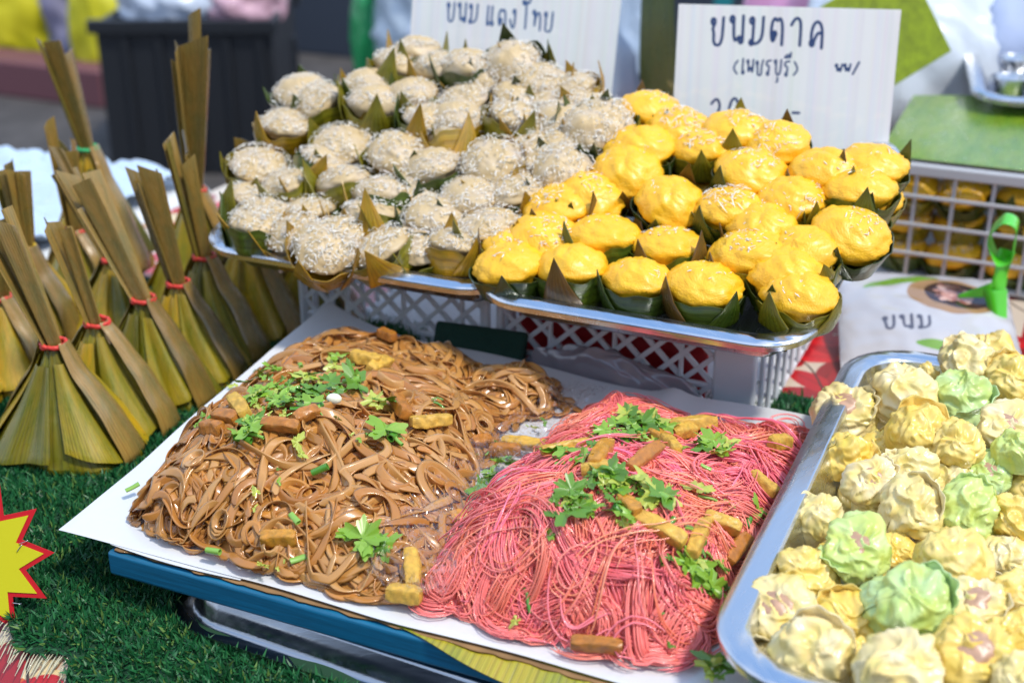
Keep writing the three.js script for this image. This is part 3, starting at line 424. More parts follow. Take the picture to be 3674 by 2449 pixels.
for (const [list, h, where, grp] of [[TOFU_BROWN, BROWN, 'brown noodles', 'tofu strips on the brown noodles'], [TOFU_PINK, PINK, 'pink vermicelli', 'tofu strips on the pink vermicelli']]) {
  const r = rng(h === BROWN ? 31 : 32);
  list.forEach(([x, z, len, ang], i) => {
    const v = Math.floor(r() * 5), mi = Math.floor(r() * 3), tone = ['golden', 'dark brown', 'pale yellow'][mi], size = len > 0.028 ? 'long' : 'short';
    const m = single('fried_tofu_strip', tofuSet[v], TOFU_MAT[mi], `${size} ${tone} fried tofu strip lying on the ${where}`, 'tofu', grp);
    len = Math.min(len * 1.1, 0.040); const th = 0.026 + 0.006 * r(); seat(m, h, x, z, 0.0105, -ang * Math.PI / 180, 0.45); m.rotateX((r() - 0.5) * 0.8); m.scale.set(len * 1.08, th, th);
  });
}
// coriander leaves and cut onion greens
function leafletGeo(seed, lobes, R) { // lobed, toothed leaf blade, bent; a fan of faces round the stalk end
  const r = rng(seed), pos = [0, 0, 0], idx = [], n = 66, rings = 3, lo = []; for (let k = 0; k < lobes; k++) lo.push([lerp(-1.9, 1.9, lobes < 2 ? 0.5 : k / (lobes - 1)) + (r() - 0.5) * 0.15, 0.8 + 0.3 * r()]);
  const b1 = (r() - 0.5) * 1.2, b2 = (r() - 0.5) * 1.0, b3 = r() * 6;
  for (let q = 1; q <= rings; q++) for (let k = 0; k <= n; k++) {
    const a = lerp(-2.6, 2.6, k / n); let rad = 0.30; for (const [c, s] of lo) { const d = Math.abs(a - c); rad = Math.max(rad, s * (1 - 0.55 * Math.min(1, d / 0.55) ** 1.6)); }
    rad *= 1 + 0.13 * Math.sin(a * 15 + b3) * sstep(rad, 0.3, 0.7); rad *= q / rings; const x = Math.sin(a) * rad * R, z = -Math.cos(a) * rad * R;
    pos.push(x, R * (b1 * 0.30 * (x / R) ** 2 + b2 * 0.3 * (z / R) ** 2 + 0.10 * Math.sin(a * 5 + b3) * (q / rings) + 0.06 * Math.abs(x / R)), z);
  }
  const m = n + 1; for (let k = 0; k < n; k++) { idx.push(0, 1 + k + 1, 1 + k); for (let q = 0; q < rings - 1; q++) { const a = 1 + q * m + k, b = a + 1, c = a + m, d = c + 1; idx.push(a, b, c, b, d, c); } }
  return G(pos, idx);
}
const herbLeaf = [0, 1, 2, 3, 4, 5].map((k) => leafletGeo(40 + k, k % 3 === 2 ? 5 : 3, 1)), herbBit = [0, 1, 2, 3].map((k) => leafletGeo(60 + k, 1 + k % 2, 1));
const herbStem = [0, 1, 2].map((k) => { const r = rng(80 + k), g = tube([[-0.5, 0, 0], [-0.15, 0.06 * r(), 0.08 * (r() - 0.5)], [0.2, 0.10 * r(), 0.15 * (r() - 0.5)], [0.5, 0, 0.2 * (r() - 0.5)]], 0.075, 10, 6); return g; });
const chive = [0, 1].map((k) => { const o = new THREE.CylinderGeometry(0.22, 0.20, 1, 14, 3, true), i = new THREE.CylinderGeometry(0.16, 0.145, 1, 14, 1, true), r1 = new THREE.RingGeometry(0.16, 0.22, 14); r1.rotateX(-Math.PI / 2); r1.translate(0, 0.5, 0); const r2 = new THREE.RingGeometry(0.145, 0.20, 14); r2.rotateX(Math.PI / 2); r2.translate(0, -0.5, 0); const g = mergeGeometries([o, i, r1, r2]); g.rotateZ(Math.PI / 2); if (k) { const p = g.attributes.position; for (let j = 0; j < p.count; j++) p.setY(j, p.getY(j) * 0.6 + 0.12 * p.getX(j) ** 2); g.computeVertexNormals(); } return g; });
const green = (r, g, b) => M({ color: lin(r, g, b), roughness: 0.42, transmission: 0.25, thickness: 0, clearcoat: 0.3, clearcoatRoughness: 0.25 });
const HERB_MAT = [[green(0.24, 0.44, 0.03), 'bright green'], [green(0.12, 0.28, 0.016), 'dark green'], [green(0.48, 0.55, 0.08), 'pale yellow-green']];
const CHIVE_MAT = [[M({ color: lin(0.22, 0.42, 0.06), roughness: 0.4, clearcoat: 0.3 }), 'light green'], [M({ color: lin(0.07, 0.24, 0.02), roughness: 0.4, clearcoat: 0.3 }), 'dark green']];
for (const [list, h, where] of [[HERB_BROWN, BROWN, 'brown noodles'], [HERB_PINK, PINK, 'pink vermicelli']]) {
  const r = rng(h === BROWN ? 51 : 52);
  const put = (x, z, s, kind) => {
    const mm = s * 0.00031; let m;
    if (kind === 'l') { const [mat, tone] = HERB_MAT[Math.floor(r() * 2.4)]; m = single('coriander_leaf', herbLeaf[Math.floor(r() * 6)], mat, `${tone} lobed coriander leaf on the ${where}`, 'herb leaf', `coriander leaves on the ${where}`); seat(m, h, x, z, 0.0100 + 0.004 * r(), r() * 6.28, 0.8); m.scale.setScalar(mm * 2.15); m.rotateX((r() - 0.5) * 0.9); m.rotateZ((r() - 0.5) * 0.9); }
    else if (kind === 'f') { const [mat, tone] = HERB_MAT[Math.floor(r() * 3)]; m = single('herb_fragment', herbBit[Math.floor(r() * 4)], mat, `small ${tone} chopped herb fragment on the ${where}`, 'herb leaf', `herb fragments on the ${where}`); seat(m, h, x, z, 0.0090 + 0.003 * r(), r() * 6.28, 0.8); m.scale.setScalar(mm * 1.9); m.rotateX((r() - 0.5) * 1.4); m.rotateZ((r() - 0.5) * 1.0); }
    else if (kind === 's') { const [mat, tone] = CHIVE_MAT[Math.floor(r() * 2)]; m = single('coriander_sprig', herbStem[Math.floor(r() * 3)], mat, `thin ${tone} herb sprig on the ${where}`, 'herb sprig', `herb sprigs on the ${where}`); seat(m, h, x, z, 0.0090, r() * 6.28, 0.8); m.scale.setScalar(mm * 2.6); }
    else { const [mat, tone] = CHIVE_MAT[Math.floor(r() * 2)]; m = single('spring_onion_piece', chive[Math.floor(r() * 2)], mat, `cut ${tone} hollow spring onion piece on the ${where}`, 'spring onion', `spring onion pieces on the ${where}`); seat(m, h, x, z, 0.0098, r() * 6.28, 0.8); m.scale.setScalar(mm * 2.1); m.rotateZ((r() - 0.5) * 0.7); }
  };
  const spots = h === BROWN ? [[-0.508, -0.735, 0.026, 34], [-0.498, -0.758, 0.022, 16], [-0.560, -0.786, 0.022, 8], [-0.507, -0.682, 0.012, 6]] : [[-0.270, -0.825, 0.024, 30], [-0.239, -0.700, 0.018, 20], [-0.258, -0.669, 0.012, 8], [-0.177, -0.680, 0.010, 10], [-0.209, -0.817, 0.012, 10], [-0.300, -0.76, 0.012, 5]];
  for (const [cx, cz, rad, cnt] of spots) for (let k = 0; k < cnt; k++) { const a = r() * 6.283, d = rad * Math.sqrt(r()), q = r(); put(cx + Math.cos(a) * d, cz + Math.sin(a) * d, 9 + 9 * r(), q < 0.3 ? 'l' : q < 0.7 ? 'f' : q < 0.86 ? 'c' : 's'); }
  for (const [x, z, s, kind] of list) { put(x, z, s, kind); if (kind === 'l' && r() < 0.9) put(x + (r() - 0.5) * 0.012, z + (r() - 0.5) * 0.012, s * 0.8, r() < 0.6 ? 'f' : 'c'); if (kind === 'l' && r() < 0.6) put(x + (r() - 0.5) * 0.018, z + (r() - 0.5) * 0.018, s * 0.75, 'l'); if (kind !== 'c') put(x + (r() - 0.5) * 0.022, z + (r() - 0.5) * 0.022, s * 0.7, 'f'); if (kind === 'l' && r() < 0.4) put(x + (r() - 0.5) * 0.014, z + (r() - 0.5) * 0.014, s * 0.9, 's'); }
}
// (bulb slice)
{ const g = new THREE.SphereGeometry(1, 20, 14); g.scale(0.0056, 0.0040, 0.0036); const m = single('onion_bulb_slice', g, M({ color: lin(0.78, 0.80, 0.62), roughness: 0.35, clearcoat: 0.4 }), 'white slice of spring onion bulb on the brown noodles', 'spring onion'); seat(m, BROWN, -0.468, -0.738, 0.012, 0.6, 0.8); }
// ---------------------------------------------------------------- banana-leaf packets
function packet(opt) {
  const { pos, yaw = 0, a = 0.062, b = 0.034, H = 0.095, seed, lean = [-0.25, 0], len = 0.115, blades = 5, band, label, group, roll = 0, light = false } = opt;
  const r = rng(seed), o = thing('leaf_packet', label, 'leaf packet', pos, group); o.rotation.set(0, yaw, roll);
  const np = 7 + Math.floor(r() * 3), ph = []; for (let k = 0; k < np; k++) ph.push((k + 0.6 * (r() - 0.5)) / np * Math.PI * 2); ph.sort((p, q) => p - q);
  const dep = ph.map(() => 0.55 + 0.9 * r()), kneeY = 0.03 + 0.02 * r();
  const pleat = (f) => { f = ((f % 6.28318) + 6.28318) % 6.28318; let i = ph.findIndex(p => p > f); if (i < 0) i = 0; const p1 = ph[i], p0 = ph[(i + np - 1) % np]; let w = p1 - p0; if (w <= 0) w += 6.28318; let t = (f - p0) / w; if (t < 0) t += 6.28318 / w; return [1 - Math.abs(2 * t - 1), dep[i]]; };
  const S = (f, t, off = 0) => { // point on the wrapped body: f round, t from base to neck
    const c = Math.cos(f), s = Math.sin(f), k = Math.pow(Math.pow(Math.abs(c), 3.0) + Math.pow(Math.abs(s), 3.0), -1 / 3.0), [tri, dp] = pleat(f);
    const q = 1 - t, sc = lerp(0.13, 1, Math.pow(q, 1.04)) * (1 + 0.10 * Math.sin(Math.PI * q) * 0.6), neck = Math.pow(t, 1.6);
    const pin = 1 - dp * tri * (0.10 + 0.30 * t * (1 - 0.4 * neck)), tuck = t < 0.06 ? lerp(0.94, 1, t / 0.06) : 1;
    const ax = lerp(a, 0.05, neck), bx = lerp(b, 0.05, neck);
    const x = c * k * ax * sc * pin * tuck, z = s * k * bx * sc * pin * tuck, l = Math.hypot(x, z) || 1;
    return V(x + x / l * off, H * t + (t < 0.02 ? 0 : 0.0012 * noise(c * 3 + seed, s * 3, t * 4)), z + z / l * off);
  };
  const N = 72, R = 16, P = [], I = [], U = [];
  for (let j = 0; j <= R; j++) for (let i = 0; i <= N; i++) { const p = S(i / N * 6.283185, j / R); P.push(p.x, p.y, p.z); U.push(i / N * 3, j / R * 0.8); }
  for (let j = 0; j < R; j++) for (let i = 0; i < N; i++) { const q = j * (N + 1) + i; I.push(q, q + N + 1, q + 1, q + 1, q + N + 1, q + N + 2); }
  const bodyMats = light ? [LEAF.gold, LEAF.gold] : [LEAF.olive, LEAF.oliveDark, LEAF.gold];
  part('leaf_body', toCreasedNormals(G(P, I, { uv: U }), 0.42), bodyMats[Math.floor(r() * bodyMats.length)], o);
  // overlapping leaf folds
  const folds = [[0.30, 1.15], [-1.05, -0.35], [1.35, 2.2], [-2.0, -1.2], [2.6, 3.6]];
  folds.forEach(([f0, f1], k) => { const cut = 0.05 + 0.10 * r(), sl = (r() - 0.5) * 0.22, top = 0.84 + 0.1 * r(); part('leaf_fold', sheet((u, v) => { const f = lerp(f0, f1, u), lo = clamp(cut + sl * (u - 0.5) * 2, 0.01, 0.3); const p = S(f, lerp(lo, top, v), 0.0024 + 0.0036 * (1 - v) * (1 - v) + 0.0008 * (k % 3)); return p; }, 14, 12, 0.0008, { us: 0.8, vs: 0.8 }), [LEAF.gold, LEAF.olive, LEAF.oliveDark, LEAF.gold, LEAF.olive][Math.floor(r() * 5)], o); });
  // wide strip laid over the ridge and tied in at the neck
  const sd = (f, w0, w1) => sheet((u, v) => { const t = lerp(-0.02, 1.03, v), base = S(f, clamp(t, 0, 1), 0.0046); if (t < 0.02) base.x -= 0.004 * Math.cos(f); base.y = Math.max(0.0006, H * t) + 0.0012; const hw = lerp(w0, w1, Math.pow(v, 1.4)) / 2, e = (u - 0.5) * 2; base.x += -Math.sin(f) * e * hw; base.z += Math.cos(f) * e * hw; base.x -= 0.0022 * e * e * Math.cos(f); base.y += 0.006 * Math.sin(v * 3.1) * (1 - 0.6 * e * e); base.x += 0.004 * Math.sin(v * 3.1) * Math.cos(f); base.x += 0.0035 * noise(v * 3.5, seed, 1) * Math.cos(f); base.y += 0.002 * noise(v * 5, seed + 4, 1); return base; }, 8, 22, 0.0008, { us: 0.5, vs: 0.9 });
  part('leaf_strip', sd(0.02 + 0.08 * (r() - 0.5), 0.026 + 0.006 * r(), 0.014), r() < 0.6 ? LEAF.bronze : LEAF.bronzeDark, o);
  part('leaf_strip', sd(Math.PI, 0.026, 0.013), LEAF.bronzeDark, o);
  // rubber band: a thick lumpy double loop
  const rb = []; for (let k = 0; k < 40; k++) { const f = k / 40 * 4 * Math.PI; rb.push([Math.cos(f) * (0.0105 + 0.0006 * Math.sin(k * 2.3)), H + 0.001 + 0.0018 * Math.cos(f / 2 + 1) + 0.0006 * Math.sin(k * 1.7), Math.sin(f) * (0.0088 + 0.0006 * Math.cos(k * 1.9))]); }
  part('rubber_band', tube(rb, 0.0019, 120, 7, true), band, o);
  if (r() < 0.75) part('bamboo_pick', tube([[0.0085, H + 0.004, 0.004], [0.0125, H - 0.006, 0.006], [0.0165, H - 0.013, 0.007]], 0.0011, 6, 6), MAT.pick, o);
  // upright leaf ends above the band
  for (let k = 0; k < blades; k++) {
    const f = k / blades * 6.283 + r(), L = len * (0.78 + 0.3 * r()), fan = 0.02 + 0.07 * r(), w = 0.010 + 0.010 * r(), wide = opt.wide && k === 0 ? 1.6 : 1, cutA = (r() - 0.5) * 0.012, fold = (r() - 0.5) * 1.1;
    const dir = V(lean[0] + Math.cos(f) * fan, 1, lean[1] + Math.sin(f) * fan).normalize(), side = V(Math.sin(f + 0.7), 0.1, -Math.cos(f + 0.7)).normalize(), out = V().crossVectors(dir, side).normalize(), bow = (r() - 0.5) * 0.10;
    part('leaf_end', sheet((u, v) => { const e = (u - 0.5) * 2, hw = lerp(0.009, w * wide, Math.pow(v, 0.6)) / 2, s = v * L + (v > 0.9 ? cutA * e * (v - 0.9) * 10 : 0); return V(Math.cos(f) * 0.0045, H - 0.006, Math.sin(f) * 0.0045).addScaledVector(dir, s).addScaledVector(side, e * hw).addScaledVector(out, bow * s * s * 8 * 0.1 + Math.abs(e) * hw * fold); }, 6, 10, 0.0009, { us: 0.35, vs: 0.9 }), [LEAF.tail, LEAF.tailGreen, LEAF.bronze, LEAF.bronzeDark, LEAF.tail][Math.floor(r() * 5)], o);
  }
  return o;
}
const bandMat = (r, g, b) => M({ color: lin(r, g, b), roughness: 0.5 });
const RED_BAND = bandMat(0.62, 0.045, 0.03), GREEN_BAND = bandMat(0.04, 0.42, 0.14), YELLOW_BAND = bandMat(0.62, 0.42, 0.02);
{
  const row = [[-0.748, -0.763, { a: 0.068, b: 0.046, H: 0.097, lean: [-0.34, 0.02], len: 0.115, blades: 4 }], [-0.750, -0.818, { H: 0.094, lean: [-0.20, 0.02], len: 0.105, blades: 4 }], [-0.748, -0.877, { H: 0.094, lean: [-0.52, -0.02], len: 0.125 }], [-0.746, -0.925, { H: 0.092, lean: [-0.22, 0], len: 0.11, light: true }], [-0.758, -0.982, { H: 0.097, lean: [-0.15, 0], len: 0.13 }], [-0.755, -1.046, { H: 0.094, lean: [-0.02, 0.05], len: 0.11, blades: 4, light: true }]];
  const nth = ['foremost banana-leaf packet beside the star-shaped price card, red rubber band', 'second banana-leaf packet from the price card in the row along the noodles', 'third banana-leaf packet from the price card in the row along the noodles', 'fourth banana-leaf packet from the price card in the row along the noodles', 'fifth banana-leaf packet from the price card in the row along the noodles', 'last banana-leaf packet of the noodle-side row, next to the coconut cake tray'];
  row.forEach(([x, z, o], i) => packet({ pos: [x, 0.004, z], seed: 300 + i, band: RED_BAND, label: nth[i], group: 'banana-leaf packets in the row along the noodles', yaw: [0.12, 0.06, 0.02, 0.05, -0.06, -0.12][i], ...o }));
  const G2 = 'banana-leaf packets standing behind the first row';
  packet({ pos: [-0.925, 0.009, -0.925], seed: 331, band: YELLOW_BAND, a: 0.055, b: 0.05, label: 'banana-leaf packet with yellow rubber band behind the first row', group: G2, lean: [-0.05, 0], len: 0.085, blades: 6 });
  packet({ pos: [-0.975, 0.02, -1.085], seed: 332, band: GREEN_BAND, a: 0.055, b: 0.05, H: 0.135, label: 'tall banana-leaf packet with green rubber band and wide flaring leaf ends', group: G2, lean: [-0.22, 0.02], len: 0.135, blades: 5, wide: true });
  packet({ pos: [-0.835, 0.009, -1.078], seed: 333, band: RED_BAND, a: 0.06, b: 0.045, H: 0.12, label: 'banana-leaf packet with red band and tall folded leaf ends behind the row', group: G2, lean: [0.10, 0.02], len: 0.175, blades: 5, wide: true });
  packet({ pos: [-0.845, 0.009, -0.955], seed: 334, band: RED_BAND, a: 0.055, b: 0.04, H: 0.085, label: 'banana-leaf packet wedged behind the middle of the first row', group: G2, lean: [-0.45, 0.05], len: 0.12, blades: 4 });
  packet({ pos: [-0.885, 0.009, -0.845], seed: 335, band: RED_BAND, a: 0.05, b: 0.045, H: 0.08, label: 'banana-leaf packet hidden to its neck behind the second packet', group: G2, lean: [0.05, 0.02], len: 0.10, blades: 3, light: true });
  packet({ pos: [-0.935, 0.009, -1.005], seed: 336, band: RED_BAND, a: 0.05, b: 0.045, H: 0.085, label: 'banana-leaf packet between the yellow and green banded packets', group: G2, lean: [0.02, 0.04], len: 0.115, blades: 4 });
  packet({ pos: [-0.712, 0.004, -1.092], seed: 337, band: RED_BAND, a: 0.055, b: 0.03, H: 0.075, label: 'broad low banana-leaf packet at the corner of the coconut cake tray', group: G2, lean: [-0.5, -0.1], len: 0.05, blades: 3 });
  packet({ pos: [-0.905, 0.009, -0.775], seed: 338, band: RED_BAND, a: 0.055, b: 0.05, H: 0.095, label: 'golden banana-leaf packet left behind the foremost packet', group: G2, lean: [-0.3, 0.1], len: 0.10, blades: 4, light: true });
}

// ---------------------------------------------------------------- little cakes in leaf cups
const superR = (f, p) => Math.pow(Math.pow(Math.abs(Math.cos(f)), p) + Math.pow(Math.abs(Math.sin(f)), p), -1 / p);
function cupGeo(seed) {
  const r = rng(seed), n = 48, rows = 4, pos = [], idx = [], uv = [], th = 0.0008, pw = 2.6 + 1.4 * r(), s = r() * 9;
  const P = (f, t, off) => { const k = superR(f, pw), rad = (lerp(0.0212, 0.0268, t) + 0.0009 * noise(Math.cos(f) * 2 + s, Math.sin(f) * 2, t * 2)) * k * (1 - 0.10 * (k - 1) * 2) + off, y = 0.0185 * t + 0.0045 * t * noise(Math.cos(f) * 1.7 + s, 4, Math.sin(f) * 1.7) * 1.5; return [Math.cos(f) * rad, y, Math.sin(f) * rad]; };
  const layers = []; for (let j = 0; j <= rows; j++) layers.push([j / rows, 0]); for (let j = rows; j >= 0; j--) layers.push([j / rows, -th]);
  layers.forEach(([t, off]) => { for (let i = 0; i <= n; i++) { pos.push(...P(i / n * 6.283185, t, off)); uv.push(t * 0.15 + (off ? 0.5 : 0), i / n * 1.2); } });
  for (let j = 0; j < layers.length - 1; j++) for (let i = 0; i < n; i++) { const a = j * (n + 1) + i; idx.push(a, a + n + 1, a + 1, a + 1, a + n + 1, a + n + 2); }
  const c = pos.length / 3; pos.push(0, 0.0004, 0); uv.push(0, 0); for (let i = 0; i < n; i++) idx.push(c, i, i + 1);
  return toCreasedNormals(G(pos, idx, { uv }), 0.8);
}
function tipGeo(seed) { // triangular pinned flap of the cup, pointing up past the rim
  const r = rng(seed), h = 0.026 + 0.012 * r(), sk = (r() - 0.5) * 0.006, w = 0.026 + 0.006 * r(), curl = 0.002 + 0.004 * r();
  return sheet((u, v) => { const e = (u - 0.5) * 2 * (1 - v), y = 0.002 + v * h; return V(e * w / 2 + sk * v, y, 0.0222 + 0.0058 * Math.min(1, y / 0.0185) + 0.0012 - 0.0035 * e * e + curl * Math.max(0, v - 0.6)); }, 8, 8, 0.0007, { us: 0.3, vs: 0.3 });
}
function domeGeo(seed, hgt, rough, size = 1) {
  const r = rng(seed), n = 44, rows = 16, pos = [], idx = [], col = [], uv = [], s = r() * 30, lop = (r() - 0.5) * 0.3, pw = 2.2 + 0.6 * r();
  for (let j = 0; j <= rows; j++) for (let i = 0; i <= n; i++) {
    const t = j / rows * 1.75, f = i / n * 6.283185, rad = Math.sin(Math.min(t, 1.75)) * 0.0266 * size * (superR(f, pw) * 0.5 + 0.5) * lerp(1, 0.80, sstep(t, 1.25, 1.7)), y = Math.cos(t) * hgt, c = Math.cos(f), q = Math.sin(f);
    const b = rough * (0.9 * fbm(c * rad * 110 + s, y * 110, q * rad * 110) + 0.5 * noise(c * rad * 420 + s, y * 420, q * rad * 420)), k = 1 + b / 0.026;
    pos.push(c * rad * k, 0.0165 + y * k + lop * c * rad * 0.5, q * rad * k); uv.push(0.5 + c * t * 0.45 + s, 0.5 + q * t * 0.45);
    const m = 0.5 + 0.5 * noise(c * rad * 70 + s, y * 70, q * rad * 70), g = noise(c * rad * 500, y * 500 + s, q * rad * 500); col.push(0.94 + 0.08 * g + 0.04 * m, 0.82 + 0.22 * m + 0.07 * g, 0.7 + 0.9 * m * m);
  }
  for (let j = 0; j < rows; j++) for (let i = 0; i < n; i++) { const a = j * (n + 1) + i; idx.push(a, a + 1, a + n + 1, a + 1, a + n + 2, a + n + 1); }
  return G(pos, idx, { col, uv });
}
function shredGeo(seed, count, hgt, where, drip = 0.1) {
  const r = rng(seed), s = new Sweep(); let cx = (r() - 0.5) * 0.6, cz = (r() - 0.5) * 0.6;
  for (let k = 0; k < count; k++) {
    const f = r() * 6.283, spread = where * Math.sqrt(r()), t = Math.min(1.45, spread), fx = Math.cos(f) * Math.sin(t), fz = Math.sin(f) * Math.sin(t), px = clamp(fx + cx * (1 - where / 1.5), -1, 1), pz = clamp(fz + cz * (1 - where / 1.5), -1, 1), rr = Math.min(0.98, Math.hypot(px, pz));
    const y = 0.0165 + Math.sqrt(1 - rr * rr) * hgt, n = V(px / 0.026, Math.sqrt(1 - rr * rr) / hgt * 1.0, pz / 0.026).normalize(), p = V(px * 0.0262, y, pz * 0.0262).addScaledVector(n, 0.0006 + 0.002 * r());
    const d = V(r() - 0.5, (r() - 0.5) * 0.5, r() - 0.5); d.addScaledVector(n, -d.dot(n) * 0.8).normalize(); const L = 0.0018 + 0.0045 * r() * r(), bend = (r() - 0.5) * 0.8, sd = V().crossVectors(n, d).normalize(), pts = [], sides = [], hang = r() < drip ? 1 : 0;
    for (let j = 0; j < 4; j++) { const q = (j / 3 - 0.5) * L * (1 + hang); const e = p.clone().addScaledVector(d, q).addScaledVector(sd, bend * q * q * 60).addScaledVector(n, -q * q * 18 * (hang ? 1 : 0.6)); if (hang) e.y -= Math.max(0, j - 1) * 0.0014; pts.push(e); sides.push(sd); }
    const c = 0.85 + 0.2 * r(); s.strand(pts, sides, 0.0005 + 0.0006 * r(), 0.0005, 3, [c, c * (0.97 + 0.03 * r()), c * (0.92 + 0.1 * r())]);
  }
  return s.geo();
}
const CUPS = [0, 1, 2, 3, 4, 5].map(k => cupGeo(500 + k)), TIPS = [0, 1, 2, 3].map(k => tipGeo(520 + k));
const Y_DOMES = [0, 1, 2, 3, 4].map(k => domeGeo(540 + k, 0.0185 + 0.0018 * (k % 3), 0.0026)), W_DOMES = [0, 1, 2, 3].map(k => domeGeo(560 + k, 0.013 + 0.0015 * k, 0.0024, 0.9));
const Y_SHREDS = [[14, 0.6], [46, 0.5], [100, 0.65], [190, 0.95]].map(([c, w], k) => shredGeo(600 + k, c, 0.019, w, 0.2)), W_SHREDS = [0, 1, 2, 3, 4].map(k => shredGeo(620 + k, 300, 0.0150, 1.0 + 0.08 * k, 0.06));
const CAKE_CUPS_Y = [[LEAF.cupGreen, 'green'], [LEAF.cupDark, 'dark green'], [LEAF.cupOlive, 'olive'], [LEAF.cupGreen, 'green']], CAKE_CUPS_W = [[LEAF.cupOlive, 'olive'], [LEAF.cupOlive, 'olive'], [LEAF.cupYellow, 'yellowed'], [LEAF.cupGreen, 'green'], [LEAF.cupDark, 'dark green']];
const cakeZone = (yel, x, y, z) => { const cx = yel ? -0.30 : -0.565, hw = yel ? 0.085 : 0.09; if (z > -0.96) return 'by the front rim'; if (y > (yel ? 0.205 : 0.225)) return 'atop the pile below the sign'; if (x - cx > hw) return yel ? 'towards the grey basket' : 'towards the yellow cakes'; if (cx - x > hw) return yel ? 'towards the white cakes' : 'towards the leaf packets'; return 'mid-pile'; };
function cake(kind, x, y, z, r, scale = 1) {
  const yel = kind === 'y', [cm, tone] = (yel ? CAKE_CUPS_Y : CAKE_CUPS_W)[Math.floor(r() * (yel ? 4 : 5))], si = Math.floor(r() * (yel ? 4 : 5));
  const nTips = r() < 0.7 ? 2 : 4; const amount = yel ? ['hardly any', 'a few', 'many', 'thick'][si] : '';
  const o = yel ? thing('palm_cake', `yellow cake in ${tone} leaf cup with ${amount} shreds ${cakeZone(true, x, y, z)}`, 'cake', [x, y, z], 'yellow palm cakes piled on the steel tray') : thing('coconut_cake', `white coconut cake in ${nTips === 2 ? 'two' : 'four'}-pointed ${tone} leaf cup, ${cakeZone(false, x, y, z)}`, 'cake', [x, y, z], 'white coconut cakes piled on the steel tray');
  const cup = part('leaf_cup', CUPS[Math.floor(r() * 6)], cm, o); part('cake', (yel ? Y_DOMES : W_DOMES)[Math.floor(r() * (yel ? 5 : 4))], yel ? MAT.yellowCake : MAT.whiteCake, o);
  const nt = nTips, f0 = (r() - 0.5) * 1.6 - 0.3; for (let k = 0; k < nt; k++) { const t = part('leaf_tip', TIPS[Math.floor(r() * 4)], r() < 0.3 ? (yel ? LEAF.cupBrown : LEAF.cupYellow) : cm, cup); t.rotation.y = f0 + k / nt * 6.283; if (superR) { t.scale.set(1, 1, 1.02); } }
  const sh = part('coconut_shreds', yel ? Y_SHREDS[si] : W_SHREDS[si], MAT.coconut, o); sh.rotation.y = r() * 6.28; sh.userData.kind = 'stuff';
  if (yel) o.rotation.set((r() - 0.2) * 0.55, (r() - 0.5) * 1.0, (r() - 0.5) * 0.4); else o.rotation.set((r() - 0.25) * 1.0, (r() - 0.5) * 1.6, (r() - 0.5) * 0.9); { const s = scale * (0.94 + 0.14 * r()); o.scale.set(s * 1.08, s * (yel ? 1 : 0.95 + 0.35 * r()), s); }; return o;
}
{
  const fy = (z) => 0.144 + TILT * (-0.915 - z);
  const r = rng(77), all = [];
  for (const [x, y, z] of YELLOW) { const yy = Math.max(fy(z) - 0.003, y - 0.018 - 0.05 * Math.max(0, -1.0 - z)); cake('y', x, yy, z, r, 1.10); all.push([x, yy, z]); }
  for (const [x, y, z] of all.slice()) for (let h = y - 0.030; h > fy(z) - 0.004; h -= 0.030) { const zz = z - 0.008; if (all.every(p => Math.hypot(p[0] - x, (p[1] - h) * 1.2, p[2] - zz) > 0.034)) { cake('y', x, h, zz, r); all.push([x, h, zz]); } }
  const allc = [];
  for (const [x, y, z] of COCO) { const yy = Math.max(fy(z) - 0.004, y - 0.016); cake('w', x, yy, z, r, 1.05); allc.push([x, yy, z]); }
  for (const [x, y, z] of allc.slice()) for (let h = y - 0.028; h > fy(z) - 0.004; h -= 0.028) { const zz = z - 0.006; if (allc.every(p => Math.hypot(p[0] - x, (p[1] - h) * 1.2, p[2] - zz) > 0.034)) { cake('w', x, h, zz, r); allc.push([x, h, zz]); } }
}

